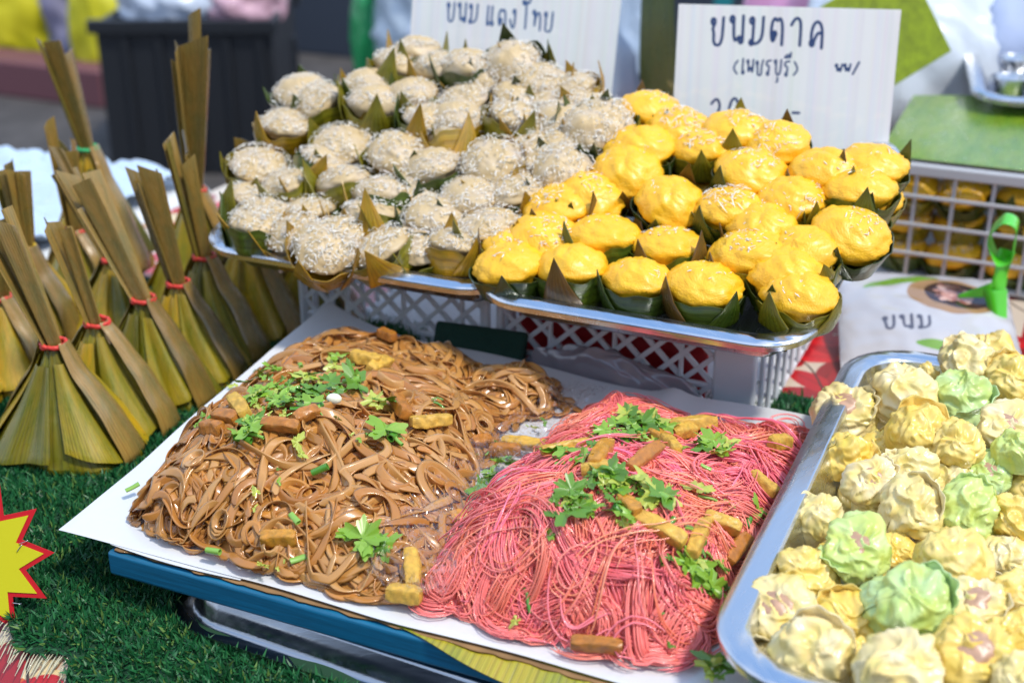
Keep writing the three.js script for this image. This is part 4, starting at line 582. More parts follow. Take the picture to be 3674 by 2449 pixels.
// ---------------------------------------------------------------- dumplings
function dumplingGeo(seed, open) {
  const r = rng(seed), n = 80, rows = 54, pos = [], idx = [], col = [], s = r() * 40, np = 9 + Math.floor(r() * 5), tall = 0.80 + 0.25 * r(), lobe = 0.10 + 0.12 * r();
  for (let j = 0; j <= rows; j++) for (let i = 0; i <= n; i++) {
    const t = j / rows * Math.PI, f = i / n * 6.283185, x = Math.sin(t) * Math.cos(f), y = Math.cos(t), z = Math.sin(t) * Math.sin(f), top = sstep(y, -0.35, 0.5);
    const wx = noise(x * 1.3 + s, y * 1.3, z * 1.3), wy = noise(x * 1.3, y * 1.3 + s, z * 1.3 + 5);
    const q = (k, o) => 1 - Math.min(1, Math.abs(noise(x * k + wx * 1.5 + o, y * k + wy * 1.5, z * k + s + o)) * 2.2);
    const r1 = Math.pow(q(1.15, 3), 1.5), r2 = Math.pow(q(2.2, 11), 1.7), r3 = Math.pow(q(4.6, 17), 2);
    const pl = Math.cos(np * 0.5 * f + 5 * wx) * 0.02 * Math.sin(t) * top;
    let k = 0.92 + lobe * noise(x * 1.1 + s, y * 1.1, z * 1.1) * 1.6 + (0.15 * r1 + 0.085 * r2) * (0.35 + 0.65 * top) + 0.018 * r3 + pl + 0.007 * noise(x * 14, y * 14, z * 14 + s);
    if (open) k -= 0.24 * sstep(y + 0.15 * wx, 0.62, 0.92); else k -= 0.10 * sstep(y, 0.8, 1);
    let Y = y * k * tall; if (Y < -0.62) Y = -0.62 + (Y + 0.62) * 0.25; pos.push(x * k, Y, z * k);
    const m = clamp(0.5 + 0.9 * noise(x * 1.8 + 9, y * 1.8 + s, z * 1.8), 0, 1), g = noise(x * 22, y * 22, z * 22 + s), h = clamp(0.5 + noise(x * 3.2 + s, y * 3.2, z * 3.2 + 8), 0, 1);
    col.push(1 - 0.16 * m * h + 0.03 * g, 1 - 0.16 * m + 0.03 * g, 1 - 0.62 * m + 0.04 * g);
  }
  for (let j = 0; j < rows; j++) for (let i = 0; i < n; i++) { const a = j * (n + 1) + i; idx.push(a, a + 1, a + n + 1, a + 1, a + n + 2, a + n + 1); }
  const g = G(pos, idx, { col }), nn = g.attributes.normal; for (let j = 0; j <= rows; j++) { const a = j * (n + 1), b = a + n, v = V(nn.getX(a) + nn.getX(b), nn.getY(a) + nn.getY(b), nn.getZ(a) + nn.getZ(b)).normalize(); nn.setXYZ(a, v.x, v.y, v.z); nn.setXYZ(b, v.x, v.y, v.z); } return g;
}
function flapGeo(seed) { // loose ruffled edge of the wrapper
  const r = rng(seed), s = r() * 20, a0 = r() * 6.28, aw = 1.2 + 1.2 * r();
  return sheet((u, v) => { const f = a0 + (u - 0.5) * aw, e = 1 - (2 * u - 1) ** 4 * 0.6, ruf = noise(u * 7 + s, v * 2, 1) * 0.16 * v, rad = 0.88 + 0.16 * v * e + ruf, y = 0.15 + 0.52 * v * e + 0.16 * noise(u * 6 + s, 3, v) * v; return V(Math.cos(f) * rad, y, Math.sin(f) * rad); }, 26, 8, 0.035, { col: () => [1, 1, 1] });
}
const DUMP_OPEN = [0, 1, 2, 3].map(k => dumplingGeo(700 + k, true)), DUMP_SHUT = [0, 1, 2, 3, 4, 5, 6, 7].map(k => dumplingGeo(720 + k, false)), FLAPS = [0, 1, 2, 3].map(k => flapGeo(740 + k));
const FILL = [0, 1].map(k => { const g = new THREE.IcosahedronGeometry(0.52, 4), p = g.attributes.position, col = []; for (let i = 0; i < p.count; i++) { const x = p.getX(i), y = p.getY(i), z = p.getZ(i), b = 1 + 0.28 * fbm(x * 4 + k * 9, y * 4, z * 4) + 0.12 * noise(x * 12, y * 12, z * 12 + k); p.setXYZ(i, x * b, y * b * 0.55 + 0.44, z * b); const t = 0.9 + 0.4 * noise(x * 7, y * 7 + k, z * 7); col.push(t, t, t); } g.setAttribute('color', new THREE.Float32BufferAttribute(col, 3)); const m = mergeVertices(g); m.computeVertexNormals(); return m; });
const dough = (r, g, b) => M({ color: lin(r, g, b), roughness: 0.42, clearcoat: 0.5, clearcoatRoughness: 0.22, vertexColors: true, ior: 1.42 });
const DOUGH = { c: [dough(0.82, 0.70, 0.42), dough(0.78, 0.66, 0.36)], y: [dough(0.80, 0.60, 0.17), dough(0.82, 0.64, 0.24)], g: [dough(0.56, 0.70, 0.27), dough(0.50, 0.67, 0.31)] };
const DWORD = { c: 'cream', y: 'yellow', g: 'green' };
function dumpling(x, y, z, R, c, meat, r, where) {
  const o = thing('dumpling', `${DWORD[c]} ${meat ? 'dumpling showing its meat filling' : 'closed dumpling'}${where}`, 'dumpling', [x, y, z], 'steamed dumplings in the deep steel tray'), mat = DOUGH[c][Math.floor(r() * 2)];
  const wr = part('wrapper', meat ? DUMP_OPEN[Math.floor(r() * 4)] : DUMP_SHUT[Math.floor(r() * 8)], mat, o);
  if (meat) part('filling', FILL[Math.floor(r() * 2)], MAT.meat, o);
  if (r() < 0.7) { const f = part('wrapper_edge', FLAPS[Math.floor(r() * 4)], mat, wr); f.rotation.y = r() * 6; }
  o.rotation.set((r() - 0.15) * 1.0, r() * 6.28, (r() - 0.5) * 0.8, 'XYZ'); if (meat) o.rotation.set(0.35 + 0.3 * r(), 0.3 * r(), -0.1 + 0.2 * r()); o.scale.setScalar(R); return o;
}
{
  const r = rng(88), floor = 0.0585, all = [];
  for (const [x, y, z, R, c, m] of DUMP) { dumpling(x, Math.max(y - 0.004, floor + R * 0.58), z, R, c, m, r, x < -0.105 ? ' by the rim next to the pink vermicelli' : z > -0.68 ? ' on top by the front rim of the tray' : z < -0.90 ? ' on top at the food package end of the tray' : z < -0.79 ? ' on top behind the middle of the tray' : ' on top in the middle of the tray'); all.push([x, y, z]); }
  for (let k = 0, t = 0; k < 26 && t < 4000; t++) { const x = lerp(-0.112, 0.10, r()), z = lerp(-0.995, -0.655, r()), y = floor + 0.0135, R = 0.0195; if (all.every(p => Math.hypot(p[0] - x, p[1] - y, p[2] - z) > 0.031)) { all.push([x, y, z]); dumpling(x, y, z, R, 'cyc'[k % 3], 0, r, ' in the bottom layer of the tray'); k++; } }
}
// ---------------------------------------------------------------- handwritten signs in clear sleeves
const GL = { // strokes in a unit box, y down; 'o' entries are small loops [x, y, r]
  kho: [[['o', .2, .16, .12]], [[.3, .22], [.14, .42], [.26, .5], [.26, .96], [.8, .96], [.82, .02]]],
  no: [[['o', .14, .14, .12]], [[.24, .2], [.26, .95], [.62, .72]], [['o', .74, .84, .12]], [[.84, .8], [.82, .02]]],
  mo: [[['o', .14, .14, .12]], [[.24, .2], [.24, .8]], [['o', .16, .88, .1]], [[.26, .92], [.82, .94], [.84, .02]]],
  to: [[['o', .34, .62, .1]], [[.42, .58], [.3, .95], [.12, .7], [.14, .25], [.32, .06], [.48, .2], [.64, .06], [.82, .28], [.84, .98]]],
  aa: [[[.12, .3], [.3, .06], [.62, .08], [.72, .35], [.72, .98]]],
  lo: [[['o', .22, .82, .12]], [[.16, .74], [.12, .35], [.45, .04], [.82, .25], [.84, .98]], [[.3, .8], [.5, .45], [.8, .5]]],
  e: [[['o', .3, .86, .12]], [[.22, .78], [.24, .02]]],
  ae: [[['o', .22, .86, .11]], [[.14, .78], [.16, .02]], [['o', .66, .86, .11]], [[.58, .78], [.6, .02]]],
  ngo: [[['o', .5, .14, .12]], [[.6, .2], [.62, .9], [.34, .96], [.1, .55]]],
  ai: [[['o', .2, -.28, .11]], [[.3, -.3], [.5, -.45], [.52, .98]]],
  tho: [[['o', .14, .14, .12]], [[.24, .2], [.24, .98], [.28, .4], [.6, .06], [.82, .3], [.84, .98]]],
  yo: [[['o', .14, .14, .12]], [[.22, .24], [.12, .45], [.22, .55], [.14, .9], [.4, .98], [.84, .94], [.84, .02]]],
  pho: [[['o', .14, .14, .11]], [[.22, .2], [.22, .96], [.5, .35], [.8, .96], [.82, .02]]],
  cho: [[['o', .16, .2, .12]], [[.26, .26], [.16, .5], [.28, .56], [.28, .96], [.78, .96], [.72, .4], [.9, .02]]],
  ro: [[['o', .4, .86, .12]], [[.46, .76], [.62, .4], [.16, .34], [.2, .08], [.72, .04]]],
  bo: [[['o', .14, .14, .12]], [[.22, .22], [.22, .96], [.82, .96], [.84, .02]]],
  u: [[[.5, 1.12], [.56, 1.36], [.4, 1.4]]], ii: [[[.1, -.14], [.4, -.4], [.8, -.16], [.1, -.14]], [[.8, -.16], [.82, -.46]]],
  lt: [[[.7, .1], [.1, .5], [.7, .9]]], gt: [[[.2, .1], [.8, .5], [.2, .9]]],
  d2: [[[.12, .25], [.4, .02], [.76, .25], [.6, .6], [.12, .98], [.82, .96]]], d0: [[['o', .46, .5, .38]]], dash: [[[.1, .5], [.8, .5]]], slash: [[[.85, 0], [.15, 1]]], w: [[['o', .14, .3, .12]], [[.22, .3], [.28, .9], [.5, .4], [.7, .9], [.86, .2]]], mai: [[[.3, -.2], [.5, -.4], [.7, -.22], [.9, -.5]]],
};
function write(c, word, x, y, w, h, gap, lw, rad) { // letters that sit above or below the one before take no room
  const small = new Set(['u', 'ii', 'mai']); let px = x; c.lineWidth = lw; c.lineCap = c.lineJoin = 'round'; const r = rng(word.length * 7 + 1);
  for (const g of word) {
    if (g === ' ') { px += w * 0.6; continue; } const at = small.has(g) ? px - w - gap : px, dy = (r() - 0.5) * h * 0.1;
    for (const st of GL[g]) { c.beginPath(); if (st[0][0] === 'o') { const [, a, b, q] = st[0]; c.ellipse(at + a * w, y + dy + b * h, q * w * 0.9, q * h * (g === 'd0' ? 1.25 : 0.8), 0, 0, 6.3); } else { c.moveTo(at + st[0][0] * w, y + dy + st[0][1] * h); for (let k = 1; k < st.length; k++) { const p = st[k], q = st[k + 1]; if (q && k < st.length - 1) c.quadraticCurveTo(at + p[0] * w, y + dy + p[1] * h, at + (p[0] + q[0]) / 2 * w, y + dy + (p[1] + q[1]) / 2 * h); else c.lineTo(at + p[0] * w, y + dy + p[1] * h); } } c.stroke(); }
    if (!small.has(g)) px += w * (g === 'e' ? 0.55 : 1) + gap;
  }
}
function sign(label, w, h, pos, rot, draw) {
  const o = thing('price_sign', label, 'sign', pos); o.rotation.set(...rot, 'YXZ');
  const t = canvasTex(1024, Math.round(1024 * h / w), (c, W, Hh) => { c.fillStyle = '#efefec'; c.fillRect(0, 0, W, Hh); const r = rng(w * 1000); for (let k = 0; k < 90; k++) { c.fillStyle = `rgba(${200 + r() * 40 | 0},${200 + r() * 40 | 0},${205 + r() * 40 | 0},.10)`; c.fillRect(r() * W, 0, 4 + r() * 26, Hh); } c.strokeStyle = '#27406f'; draw(c, W, Hh); });
  const face = M({ map: t, roughness: 0.6 }), side = M({ color: lin(0.75, 0.74, 0.70), roughness: 0.7 });
  const b = new THREE.BoxGeometry(w, h, 0.004); b.translate(0, h / 2, 0); part('board', b, [side, side, side, side, face, side], o);
  const s = new THREE.PlaneGeometry(w + 0.014, h + 0.012, 60, 40), p = s.attributes.position; for (let i = 0; i < p.count; i++) p.setZ(i, 0.0042 + 0.0011 * Math.abs(noise(p.getX(i) * 30, p.getY(i) * 26, 2)) + 0.0016 * sstep(Math.abs(p.getX(i)), w / 2 - 0.02, w / 2)); s.translate(0, h / 2, 0); s.computeVertexNormals();
  part('clear_sleeve', s, MAT.film, o); return o;
}
sign('white handwritten sign in clear sleeve behind the yellow palm cakes', 0.206, 0.137, [-0.280, 0.186, -1.262], [-0.16, 0.27, 0.0], (c, W, H) => { write(c, ['kho', 'no', 'mo', 'to', 'aa', 'lo'], W * 0.15, H * 0.07, W * 0.072, H * 0.20, W * 0.018, 14); write(c, ['lt', 'e', 'pho', 'cho', 'ro', 'bo', 'u', 'ro', 'ii', 'gt'], W * 0.26, H * 0.36, W * 0.036, H * 0.11, W * 0.006, 9); write(c, ['w', 'w', 'slash'], W * 0.73, H * 0.36, W * 0.034, H * 0.08, 4, 10); write(c, ['d2', 'd0'], W * 0.17, H * 0.63, W * 0.065, H * 0.2, W * 0.018, 13); write(c, ['dash'], W * 0.55, H * 0.68, W * 0.04, H * 0.08, 2, 13); });
sign('white handwritten sign in clear sleeve behind the white coconut cakes', 0.215, 0.17, [-0.568, 0.200, -1.262], [-0.16, 0.25, -0.06], (c, W, H) => { c.strokeStyle = '#3f5f8e'; write(c, ['kho', 'no', 'mo', ' ', 'ae', 'to', 'ngo', 'ai', 'mai', 'tho', 'yo'], W * 0.17, H * 0.40, W * 0.046, H * 0.12, W * 0.010, 10); write(c, ['d2', 'd0'], W * 0.30, H * 0.70, W * 0.06, H * 0.15, W * 0.02, 11); write(c, ['d0'], W * 0.44, H * 0.16, W * 0.05, H * 0.10, 2, 10); });

// ---------------------------------------------------------------- star-shaped price card
{
  const star = (R, q) => { const s = new THREE.Shape(), n = 11; for (let k = 0; k < n * 2; k++) { const a = k / (n * 2) * 6.28319 + 0.02, rad = k % 2 ? q : R; s[k ? 'lineTo' : 'moveTo'](Math.cos(a) * rad, Math.sin(a) * rad * 1.08); } s.closePath(); return s; };
  const o = thing('price_card', 'yellow star-shaped price card with red zigzag border stapled on', 'price card', [-0.6455, 0.046, -0.5575]); o.rotation.set(-0.30, YAW + 0.05, 0.03, 'YXZ');
  part('red_border', new THREE.ExtrudeGeometry(star(0.0535, 0.0345), { depth: 0.0006, bevelEnabled: false }), M({ color: lin(0.55, 0.012, 0.02), roughness: 0.45 }), o);
  const y = part('yellow_face', new THREE.ExtrudeGeometry(star(0.0465, 0.0300), { depth: 0.0004, bevelEnabled: false }), M({ color: lin(0.60, 0.56, 0.012), roughness: 0.5 }), o); y.position.z = 0.0009;
  for (const [x, yy, a] of [[0.034, 0.010, 0.3], [0.031, 0.006, 0.9], [0.026, -0.032, -0.2]]) { const s = part('staple', tube([[-0.003, 0, -0.0003], [-0.0028, 0, 0.0005], [0.0028, 0, 0.0005], [0.003, 0, -0.0003]], 0.0003, 10, 5), MAT.steel, o); s.position.set(x, yy, 0.0017); s.rotation.z = a; }
  part('stake', boxAt(-0.003, 0.003, -0.075, 0.0, -0.002, -0.0005, 0.0006), MAT.pick, o);
}

// ---------------------------------------------------------------- right side: basket, package, green tie
{
  const o = thing('wire_basket', 'grey plastic grid basket holding leaf-cupped yellow cakes', 'basket', [-0.03, 0.001, -1.455]), mat = M({ color: lin(0.42, 0.42, 0.43), roughness: 0.4 }), W = 0.36, D = 0.24, h = 0.135, bar = (...b) => part('grid_bar', boxAt(...b, 0.0015), mat, o);
  part('basket_rim', mergeGeometries([boxAt(-W / 2, W / 2, h - 0.012, h, -0.006, 0.006), boxAt(-W / 2, W / 2, h - 0.012, h, -D - 0.006, -D + 0.006), boxAt(-W / 2 - 0.006, -W / 2 + 0.006, h - 0.012, h, -D, 0), boxAt(W / 2 - 0.006, W / 2 + 0.006, h - 0.012, h, -D, 0)]), mat, o);
  part('basket_floor', boxAt(-W / 2, W / 2, 0, 0.005, -D, 0), mat, o);
  for (let k = 0; k <= 9; k++) { const x = -W / 2 + k / 9 * W; bar(x - 0.0022, x + 0.0022, 0.003, h - 0.01, -0.002, 0.002); bar(x - 0.0022, x + 0.0022, 0.003, h - 0.01, -D - 0.002, -D + 0.002); }
  for (let k = 1; k < 6; k++) { const z = -k / 6 * D; for (const s of [-1, 1]) bar(s * W / 2 - 0.002, s * W / 2 + 0.002, 0.003, h - 0.01, z - 0.0022, z + 0.0022); }
  for (const y of [0.035, 0.068, 0.1]) { bar(-W / 2, W / 2, y - 0.0022, y + 0.0022, 0.0025, 0.006); bar(-W / 2, W / 2, y - 0.0022, y + 0.0022, -D - 0.006, -D - 0.0025); for (const s of [-1, 1]) bar(s * (W / 2 + 0.004) - 0.0015, s * (W / 2 + 0.004) + 0.0015, y - 0.0022, y + 0.0022, -D, 0); }
  part('corner_panel', boxAt(0.095, 0.125, 0.003, h - 0.005, 0.0065, 0.0085), mat, o);
  const r = rng(909); for (let k = 0; k < 3; k++) for (let i = 0; i < 6; i++) { const c = cake('y', -0.03 - 0.15 + i * 0.058, 0.008 + k * 0.036, -1.49 - (k % 2) * 0.01, r, 1.05); c.userData.group = 'yellow palm cakes inside the grey basket'; c.userData.label = c.userData.label.replace(/ in .*/, ['bottom', 'middle', 'top'].map(q => ` in leaf cup inside the grey basket, ${q} layer`)[k]); }
  single('banana_leaf', sheet((u, v) => V(lerp(-0.215, 0.16, u), 0.139 + 0.008 * Math.sin(u * 5) * v + 0.012 * v, lerp(-1.462, -1.70, v)), 20, 14, 0.001, { us: 5, vs: 2 }), leafMat(0.17, 0.30, 0.02), 'bright green banana leaf laid over the grey basket', 'leaf');
  single('green_card', new RoundedBoxGeometry(0.125, 0.125, 0.004, 2, 0.001), M({ color: lin(0.30, 0.40, 0.004), roughness: 0.5, map: grainTex }), 'yellow-green square card standing on its corner behind the sign', 'card').position.set(-0.250, 0.240, -1.62); scene.children.at(-1).rotation.set(-0.2, 0.5, 0.62);
}
{ // glossy package with a printed picture
  const t = canvasTex(512, 512, (c, w, h) => { c.fillStyle = '#b9b7ba'; c.fillRect(0, 0, w, h); c.fillStyle = '#6d9a2e'; c.beginPath(); c.ellipse(190, 90, 120, 26, -0.3, 0, 7); c.fill(); c.beginPath(); c.ellipse(300, 420, 90, 18, 0.1, 0, 7); c.fill(); c.fillStyle = '#a07c56'; c.beginPath(); c.ellipse(330, 170, 130, 105, 0, 0, 7); c.fill(); c.fillStyle = '#3a2622'; c.beginPath(); c.ellipse(345, 165, 95, 80, 0, 0, 7); c.fill(); const r = rng(5); for (let k = 0; k < 40; k++) { c.fillStyle = ['#9a5f4e', '#b9826c', '#6f4338', '#d0a592'][k % 4]; c.beginPath(); c.ellipse(290 + r() * 90, 115 + r() * 90, 8 + r() * 18, 6 + r() * 14, r() * 3, 0, 7); c.fill(); } c.strokeStyle = '#54525c'; write(c, ['kho', 'no', 'mo'], 120, 300, 40, 62, 10, 9); });
  const m = single('food_package', sheet((u, v) => V((u - 0.5) * 0.17, 0.006 + 0.020 * Math.pow(Math.sin(Math.PI * clamp(u, 0.001, 1)), 0.6) * Math.pow(Math.sin(Math.PI * v), 0.6) + 0.0022 * noise(u * 9, v * 9, 4), (0.5 - v) * 0.17), 40, 40, 0.0008), M({ map: t, roughness: 0.25, clearcoat: 0.7, clearcoatRoughness: 0.1 }), 'shiny grey food package with printed dish lying beside the palm cake tray', 'package'); m.position.set(-0.125, 0.002, -1.292); m.rotation.set(0.22, 0.25, 0, 'YXZ'); m.position.y = 0.016;
}
{ // bright green plastic bag clip
  const o = thing('plastic_tie', 'bright green twisted plastic tie standing before the grey basket', 'tie', [-0.066, 0.012, -1.325]), mat = M({ color: lin(0.10, 0.62, 0.02), roughness: 0.3, transmission: 0.2, thickness: 0, clearcoat: 0.6, clearcoatRoughness: 0.15 });
  part('bow', sheet((u, v) => { const f = v * 6.283, rr = 0.012 * (1 + 0.2 * Math.sin(f * 3)); return V(Math.sin(f) * rr, 0.098 + 0.022 * Math.cos(f) - 0.004 * u, (u - 0.5) * 0.022 + 0.004 * Math.cos(f * 2)); }, 6, 30, 0.001), mat, o);
  part('stem', sheet((u, v) => V((u - 0.5) * (0.012 + 0.008 * Math.abs(v - 0.5)) + 0.004 * v, lerp(0.038, 0.085, v), 0.004 * Math.sin(u * 3 + v * 4)), 6, 10, 0.001), mat, o);
  part('tail', sheet((u, v) => V(-0.002 + (u - 0.5) * lerp(0.024, 0.006, v) + 0.016 * v, lerp(0.045, -0.004, v), 0.004 + 0.012 * v + 0.004 * Math.sin(u * 4)), 6, 10, 0.001), mat, o);
  part('tail', sheet((u, v) => V(-0.004 - 0.030 * v, lerp(0.044, 0.034, v) + (u - 0.5) * lerp(0.016, 0.003, v), 0.004 + 0.006 * v), 6, 10, 0.001), mat, o);
}

// ---------------------------------------------------------------- background behind the stall
function sack(name, label, category, pos, size, mat, seed, group) { // crumpled soft bag with its mouth tied or open
  const g = new THREE.SphereGeometry(1, 56, 36), p = g.attributes.position;
  for (let i = 0; i < p.count; i++) { const x = p.getX(i), y = p.getY(i), z = p.getZ(i), k = 1 + 0.16 * fbm(x * 1.8 + seed, y * 1.8, z * 1.8) - 0.10 * Math.pow(Math.abs(noise(x * 4 + seed, y * 2, z * 4)), 0.6), neck = y > 0.7 ? 1 - 0.35 * sstep(y, 0.7, 0.98) : 1; p.setXYZ(i, x * k * neck * size[0], (Math.max(y, -0.72) * k + 0.72) / 1.72 * size[1] * 1.0, z * k * neck * size[2]); }
  const q = mergeVertices(g); q.computeVertexNormals(); const m = single(name, q, mat, label, category, group); m.position.set(...pos); return m;
}
const plastic = (r, g, b, o = {}) => M({ color: lin(r, g, b), roughness: 0.3, clearcoat: 0.5, clearcoatRoughness: 0.15, ...o });
{
  const G0 = -0.72;
  { const o = thing('black_crate', 'large black plastic crate on the ground behind the stall', 'crate', [-2.72, G0, -3.62]); o.rotation.y = 0.42; const m = M({ color: lin(0.010, 0.012, 0.016), roughness: 0.5 }), w = 0.27, d = 0.24, h = 0.48; for (const [a, b, c, e] of [[-w, w, d - 0.02, d], [-w, w, -d, -d + 0.02], [-w, -w + 0.02, -d + 0.02, d - 0.02], [w - 0.02, w, -d + 0.02, d - 0.02]]) part('side_wall', boxAt(a, b, 0, h, c, e, 0.008), m, o); part('floor_panel', boxAt(-w, w, 0.0, 0.02, -d, d), m, o); part('crate_rim', mergeGeometries([boxAt(-w - 0.02, w + 0.02, h - 0.03, h + 0.01, d - 0.01, d + 0.02), boxAt(-w - 0.02, w + 0.02, h - 0.03, h + 0.01, -d - 0.02, -d + 0.01)]), m, o); for (let k = 0; k < 6; k++) part('wall_rib', boxAt(-w + 0.08 + k * 0.104, -w + 0.10 + k * 0.104, 0.02, h - 0.04, d, d + 0.012), m, o); }
  sack('plastic_bag', 'white plastic bag lying in the black crate', 'bag', [-2.76, G0 + 0.40, -3.60], [0.22, 0.26, 0.20], plastic(0.50, 0.56, 0.66), 1.5);
  sack('plastic_bag', 'pinkish plastic bag beside the white one in the black crate', 'bag', [-2.56, G0 + 0.42, -3.66], [0.11, 0.20, 0.18], plastic(0.50, 0.30, 0.36), 4.5);
  sack('yellow_sack', 'big round yellow sack far behind the stall beside a lilac one', 'sack', [-4.25, G0, -4.35], [0.30, 0.62, 0.24], M({ color: lin(0.55, 0.50, 0.01), roughness: 0.6 }), 7.5);
  sack('yellow_sack', 'narrow yellow sack next to the black crate', 'sack', [-3.62, G0, -4.22], [0.14, 0.58, 0.16], M({ color: lin(0.50, 0.47, 0.01), roughness: 0.6 }), 9.5);
  sack('lilac_sack', 'lilac grey sack between the two yellow sacks', 'sack', [-3.95, G0, -4.45], [0.22, 0.66, 0.2], M({ color: lin(0.26, 0.25, 0.38), roughness: 0.7 }), 11.5);
  single('maroon_crate', boxAt(-4.35, -3.45, G0, G0 + 0.14, -4.15, -3.95, 0.01), M({ color: lin(0.14, 0.05, 0.06), roughness: 0.6 }), 'low maroon box on the ground before the yellow sacks', 'box');
  single('dark_bench', boxAt(-5.6, -0.4, G0, G0 + 0.42, -5.6, -5.1, 0.01), M({ color: lin(0.03, 0.04, 0.06), roughness: 0.7 }), 'long dark bench along the back of the market', 'bench');
  sack('plastic_bag', 'pale blue plastic bag on the red crate behind the coconut cakes', 'bag', [-1.66, G0 + 0.40, -3.30], [0.22, 0.42, 0.2], plastic(0.42, 0.50, 0.58), 13.5);
  { const o = thing('red_crate', 'dark red plastic crate behind the coconut cakes', 'crate', [-1.66, G0, -3.30]); const m = M({ color: lin(0.20, 0.012, 0.014), roughness: 0.5 }); part('crate_body', boxAt(-0.22, 0.22, 0, 0.40, -0.18, 0.18, 0.01), m, o); for (let k = 0; k < 4; k++) part('crate_slot', boxAt(-0.16 + k * 0.09, -0.11 + k * 0.09, 0.06, 0.34, 0.176, 0.186), M({ color: lin(0.03, 0.03, 0.04), roughness: 0.8 }), o); }
  sack('plastic_bag', 'white bag hanging over a stool close behind the coconut cakes', 'bag', [-1.28, -0.30, -2.65], [0.17, 0.36, 0.14], plastic(0.52, 0.60, 0.72), 15.5);
  { const o = thing('green_stool', 'small green plastic stool behind the coconut cakes', 'stool', [-1.28, G0, -2.65]); const m = M({ color: lin(0.01, 0.22, 0.08), roughness: 0.45 }); part('seat', boxAt(-0.15, 0.15, 0.38, 0.42, -0.15, 0.15, 0.01), m, o); for (const [a, b] of [[-1, -1], [1, -1], [-1, 1], [1, 1]]) part('leg', boxAt(a * 0.12 - 0.025, a * 0.12 + 0.025, 0, 0.38, b * 0.12 - 0.025, b * 0.12 + 0.025), m, o); }
  sack('green_bag', 'small green bag on the red crate', 'bag', [-1.86, G0 + 0.40, -3.22], [0.05, 0.30, 0.05], plastic(0.01, 0.28, 0.08), 17.5);
  sack('beige_pot', 'beige sack on the ground behind the leaf packets', 'sack', [-2.12, G0, -3.25], [0.13, 0.26, 0.12], M({ color: lin(0.30, 0.26, 0.22), roughness: 0.7 }), 19.5);
  single('ice_sheet', sheet((u, v) => V(lerp(-1.62, -1.11, u), 0.006 + 0.03 * Math.abs(fbm(u * 4, v * 4, 3)) + 0.012 * Math.abs(noise(u * 14, v * 14, 2)), lerp(-1.08, -1.44, v)), 60, 60, 0.001), plastic(0.46, 0.58, 0.72), 'crumpled bluish white plastic sheet on a cooler box behind the leaf packets', 'plastic sheet');
  { const o = thing('cooler_box', 'white cooler box left of the table under the plastic sheet', 'box', [-1.365, G0, -1.35]); part('box_body', boxAt(-0.26, 0.26, 0, 0.66, -0.10, 0.28, 0.02), MAT.whitePlastic, o); part('lid', boxAt(-0.27, 0.27, 0.662, 0.718, -0.11, 0.29, 0.02), MAT.whitePlastic, o); }
  // between the two signs
  sack('plastic_bag', 'blue-grey plastic bag hanging between the two signs', 'bag', [-0.62, 0.0, -1.62], [0.10, 0.34, 0.07], plastic(0.26, 0.34, 0.46), 21.5);
  single('banana_leaf', sheet((u, v) => V(-0.505 + (u - 0.5) * 0.06 * (1 - v * 0.5), lerp(0.12, 0.46, v), -1.60 + 0.03 * Math.sin(v * 3) + 0.02 * u), 8, 16, 0.001, { us: 1, vs: 2 }), LEAF.cupGreen, 'dark green banana leaf standing behind the right-hand sign', 'leaf');
  // right background
  sack('plastic_bag', 'clear white plastic bag behind the yellow-green card', 'bag', [-0.26, 0.0, -1.85], [0.16, 0.30, 0.12], plastic(0.55, 0.60, 0.66), 23.5);
  sack('plastic_bag', 'white and blue plastic bag behind the grey basket', 'bag', [-0.02, 0.0, -1.88], [0.17, 0.33, 0.10], plastic(0.48, 0.55, 0.74), 25.5);
  sack('pink_bag', 'pink plastic bag far behind the grey basket', 'bag', [-0.42, -0.22, -2.55], [0.24, 0.48, 0.16], plastic(0.60, 0.24, 0.42), 27.5);
  { const t = makeTray('steel_tray', 'shiny steel tray with stacked foil cups behind the grey basket', trayGeo(0.20, 0.18, 0.03), [-0.045, 0.155, -1.745], 0.1, 0.2); const o = thing('tray_stand', 'white box carrying the shiny steel tray', 'box', [-0.045, 0, -1.745]); part('box_body', boxAt(-0.09, 0.09, 0.001, 0.150, -0.08, 0.08), MAT.whitePlastic, o); }
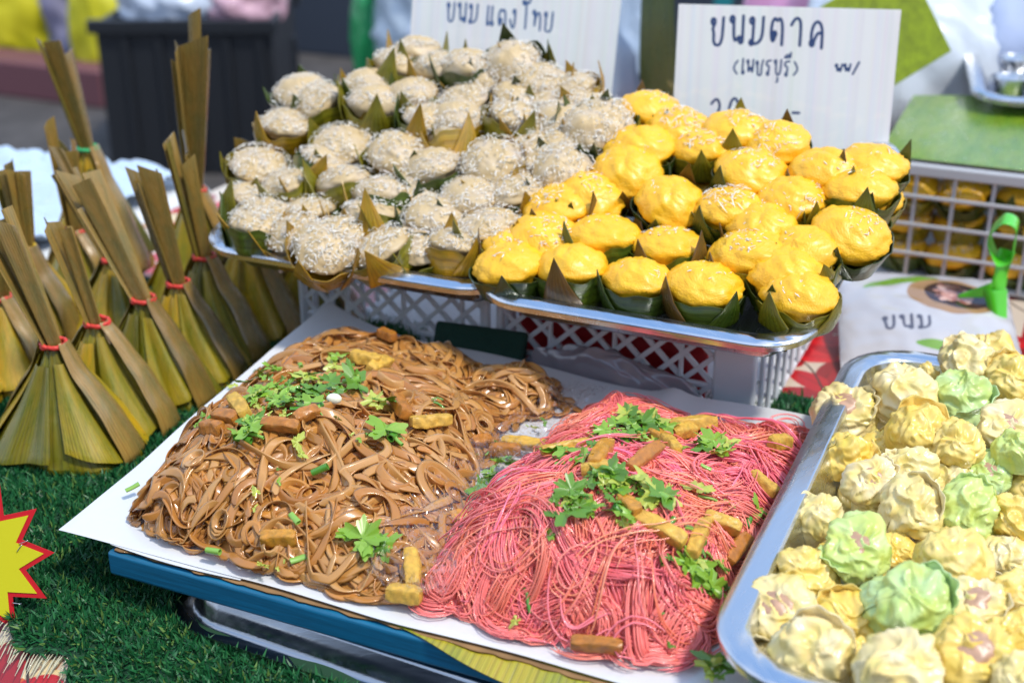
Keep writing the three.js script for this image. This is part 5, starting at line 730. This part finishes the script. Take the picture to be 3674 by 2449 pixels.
  for (let i = 0; i < 8; i++) { const g = new THREE.LatheGeometry([[0.001, 0.002], [0.017, 0.002], [0.021, 0.024], [0.024, 0.025]].map(p => new THREE.Vector2(...p)), 20); const m = single('foil_cup', g, MAT.steel, 'small round foil cup on the shiny steel tray', 'foil cup', 'foil cups on the shiny tray'); m.position.set(-0.105 + (i % 4) * 0.05, 0.160 + (i > 3 ? 0.012 : 0.0), -1.70 - (i > 3 ? 0.055 : 0)); }
  { const o = thing('teal_chair', 'teal plastic chair far behind the right-hand sign', 'chair', [-0.75, G0, -3.6]); o.rotation.y = 0.3; const m = M({ color: lin(0.01, 0.19, 0.21), roughness: 0.45 }); part('seat', boxAt(-0.24, 0.24, 0.42, 0.46, -0.24, 0.24, 0.01), m, o); for (const [a, b] of [[-1, -1], [1, -1], [-1, 1], [1, 1]]) part('leg', boxAt(a * 0.2 - 0.025, a * 0.2 + 0.025, 0, 0.42, b * 0.2 - 0.025, b * 0.2 + 0.025), m, o); part('backrest', mergeGeometries([boxAt(-0.24, -0.19, 0.46, 0.95, -0.24, -0.2), boxAt(0.19, 0.24, 0.46, 0.95, -0.24, -0.2), boxAt(-0.19, 0.19, 0.85, 0.95, -0.24, -0.2), boxAt(-0.19, 0.19, 0.62, 0.72, -0.24, -0.2)]), m, o); }
  single('dark_cabinet', boxAt(-0.6, 1.8, G0, 0.35, -5.2, -4.8, 0.02), M({ color: lin(0.035, 0.05, 0.065), roughness: 0.6 }), 'dark blue-grey cabinet at the back on the right', 'cabinet');
}
// unseen stall added behind the viewer: darkens what the steel mirrors, cuts front fill
{ const o = thing('added_dark_stall', 'unseen dark cloth-covered stall added behind the viewer to darken steel reflections', 'stall', [-0.3, -0.72, 1.6]), m = M({ color: lin(0.035, 0.045, 0.06), roughness: 0.9 }); part('counter', boxAt(-2.2, 2.2, 0, 1.0, 0, 0.8, 0.02), m, o); part('back_cloth', boxAt(-2.2, 2.2, 1.0, 2.3, 0.7, 0.74, 0.01), m, o); for (const x of [-2.15, 2.15]) part('pole', boxAt(x - 0.03, x + 0.03, 1.0, 2.4, 0.02, 0.08), m, o); }
renderer.render(scene, camera);
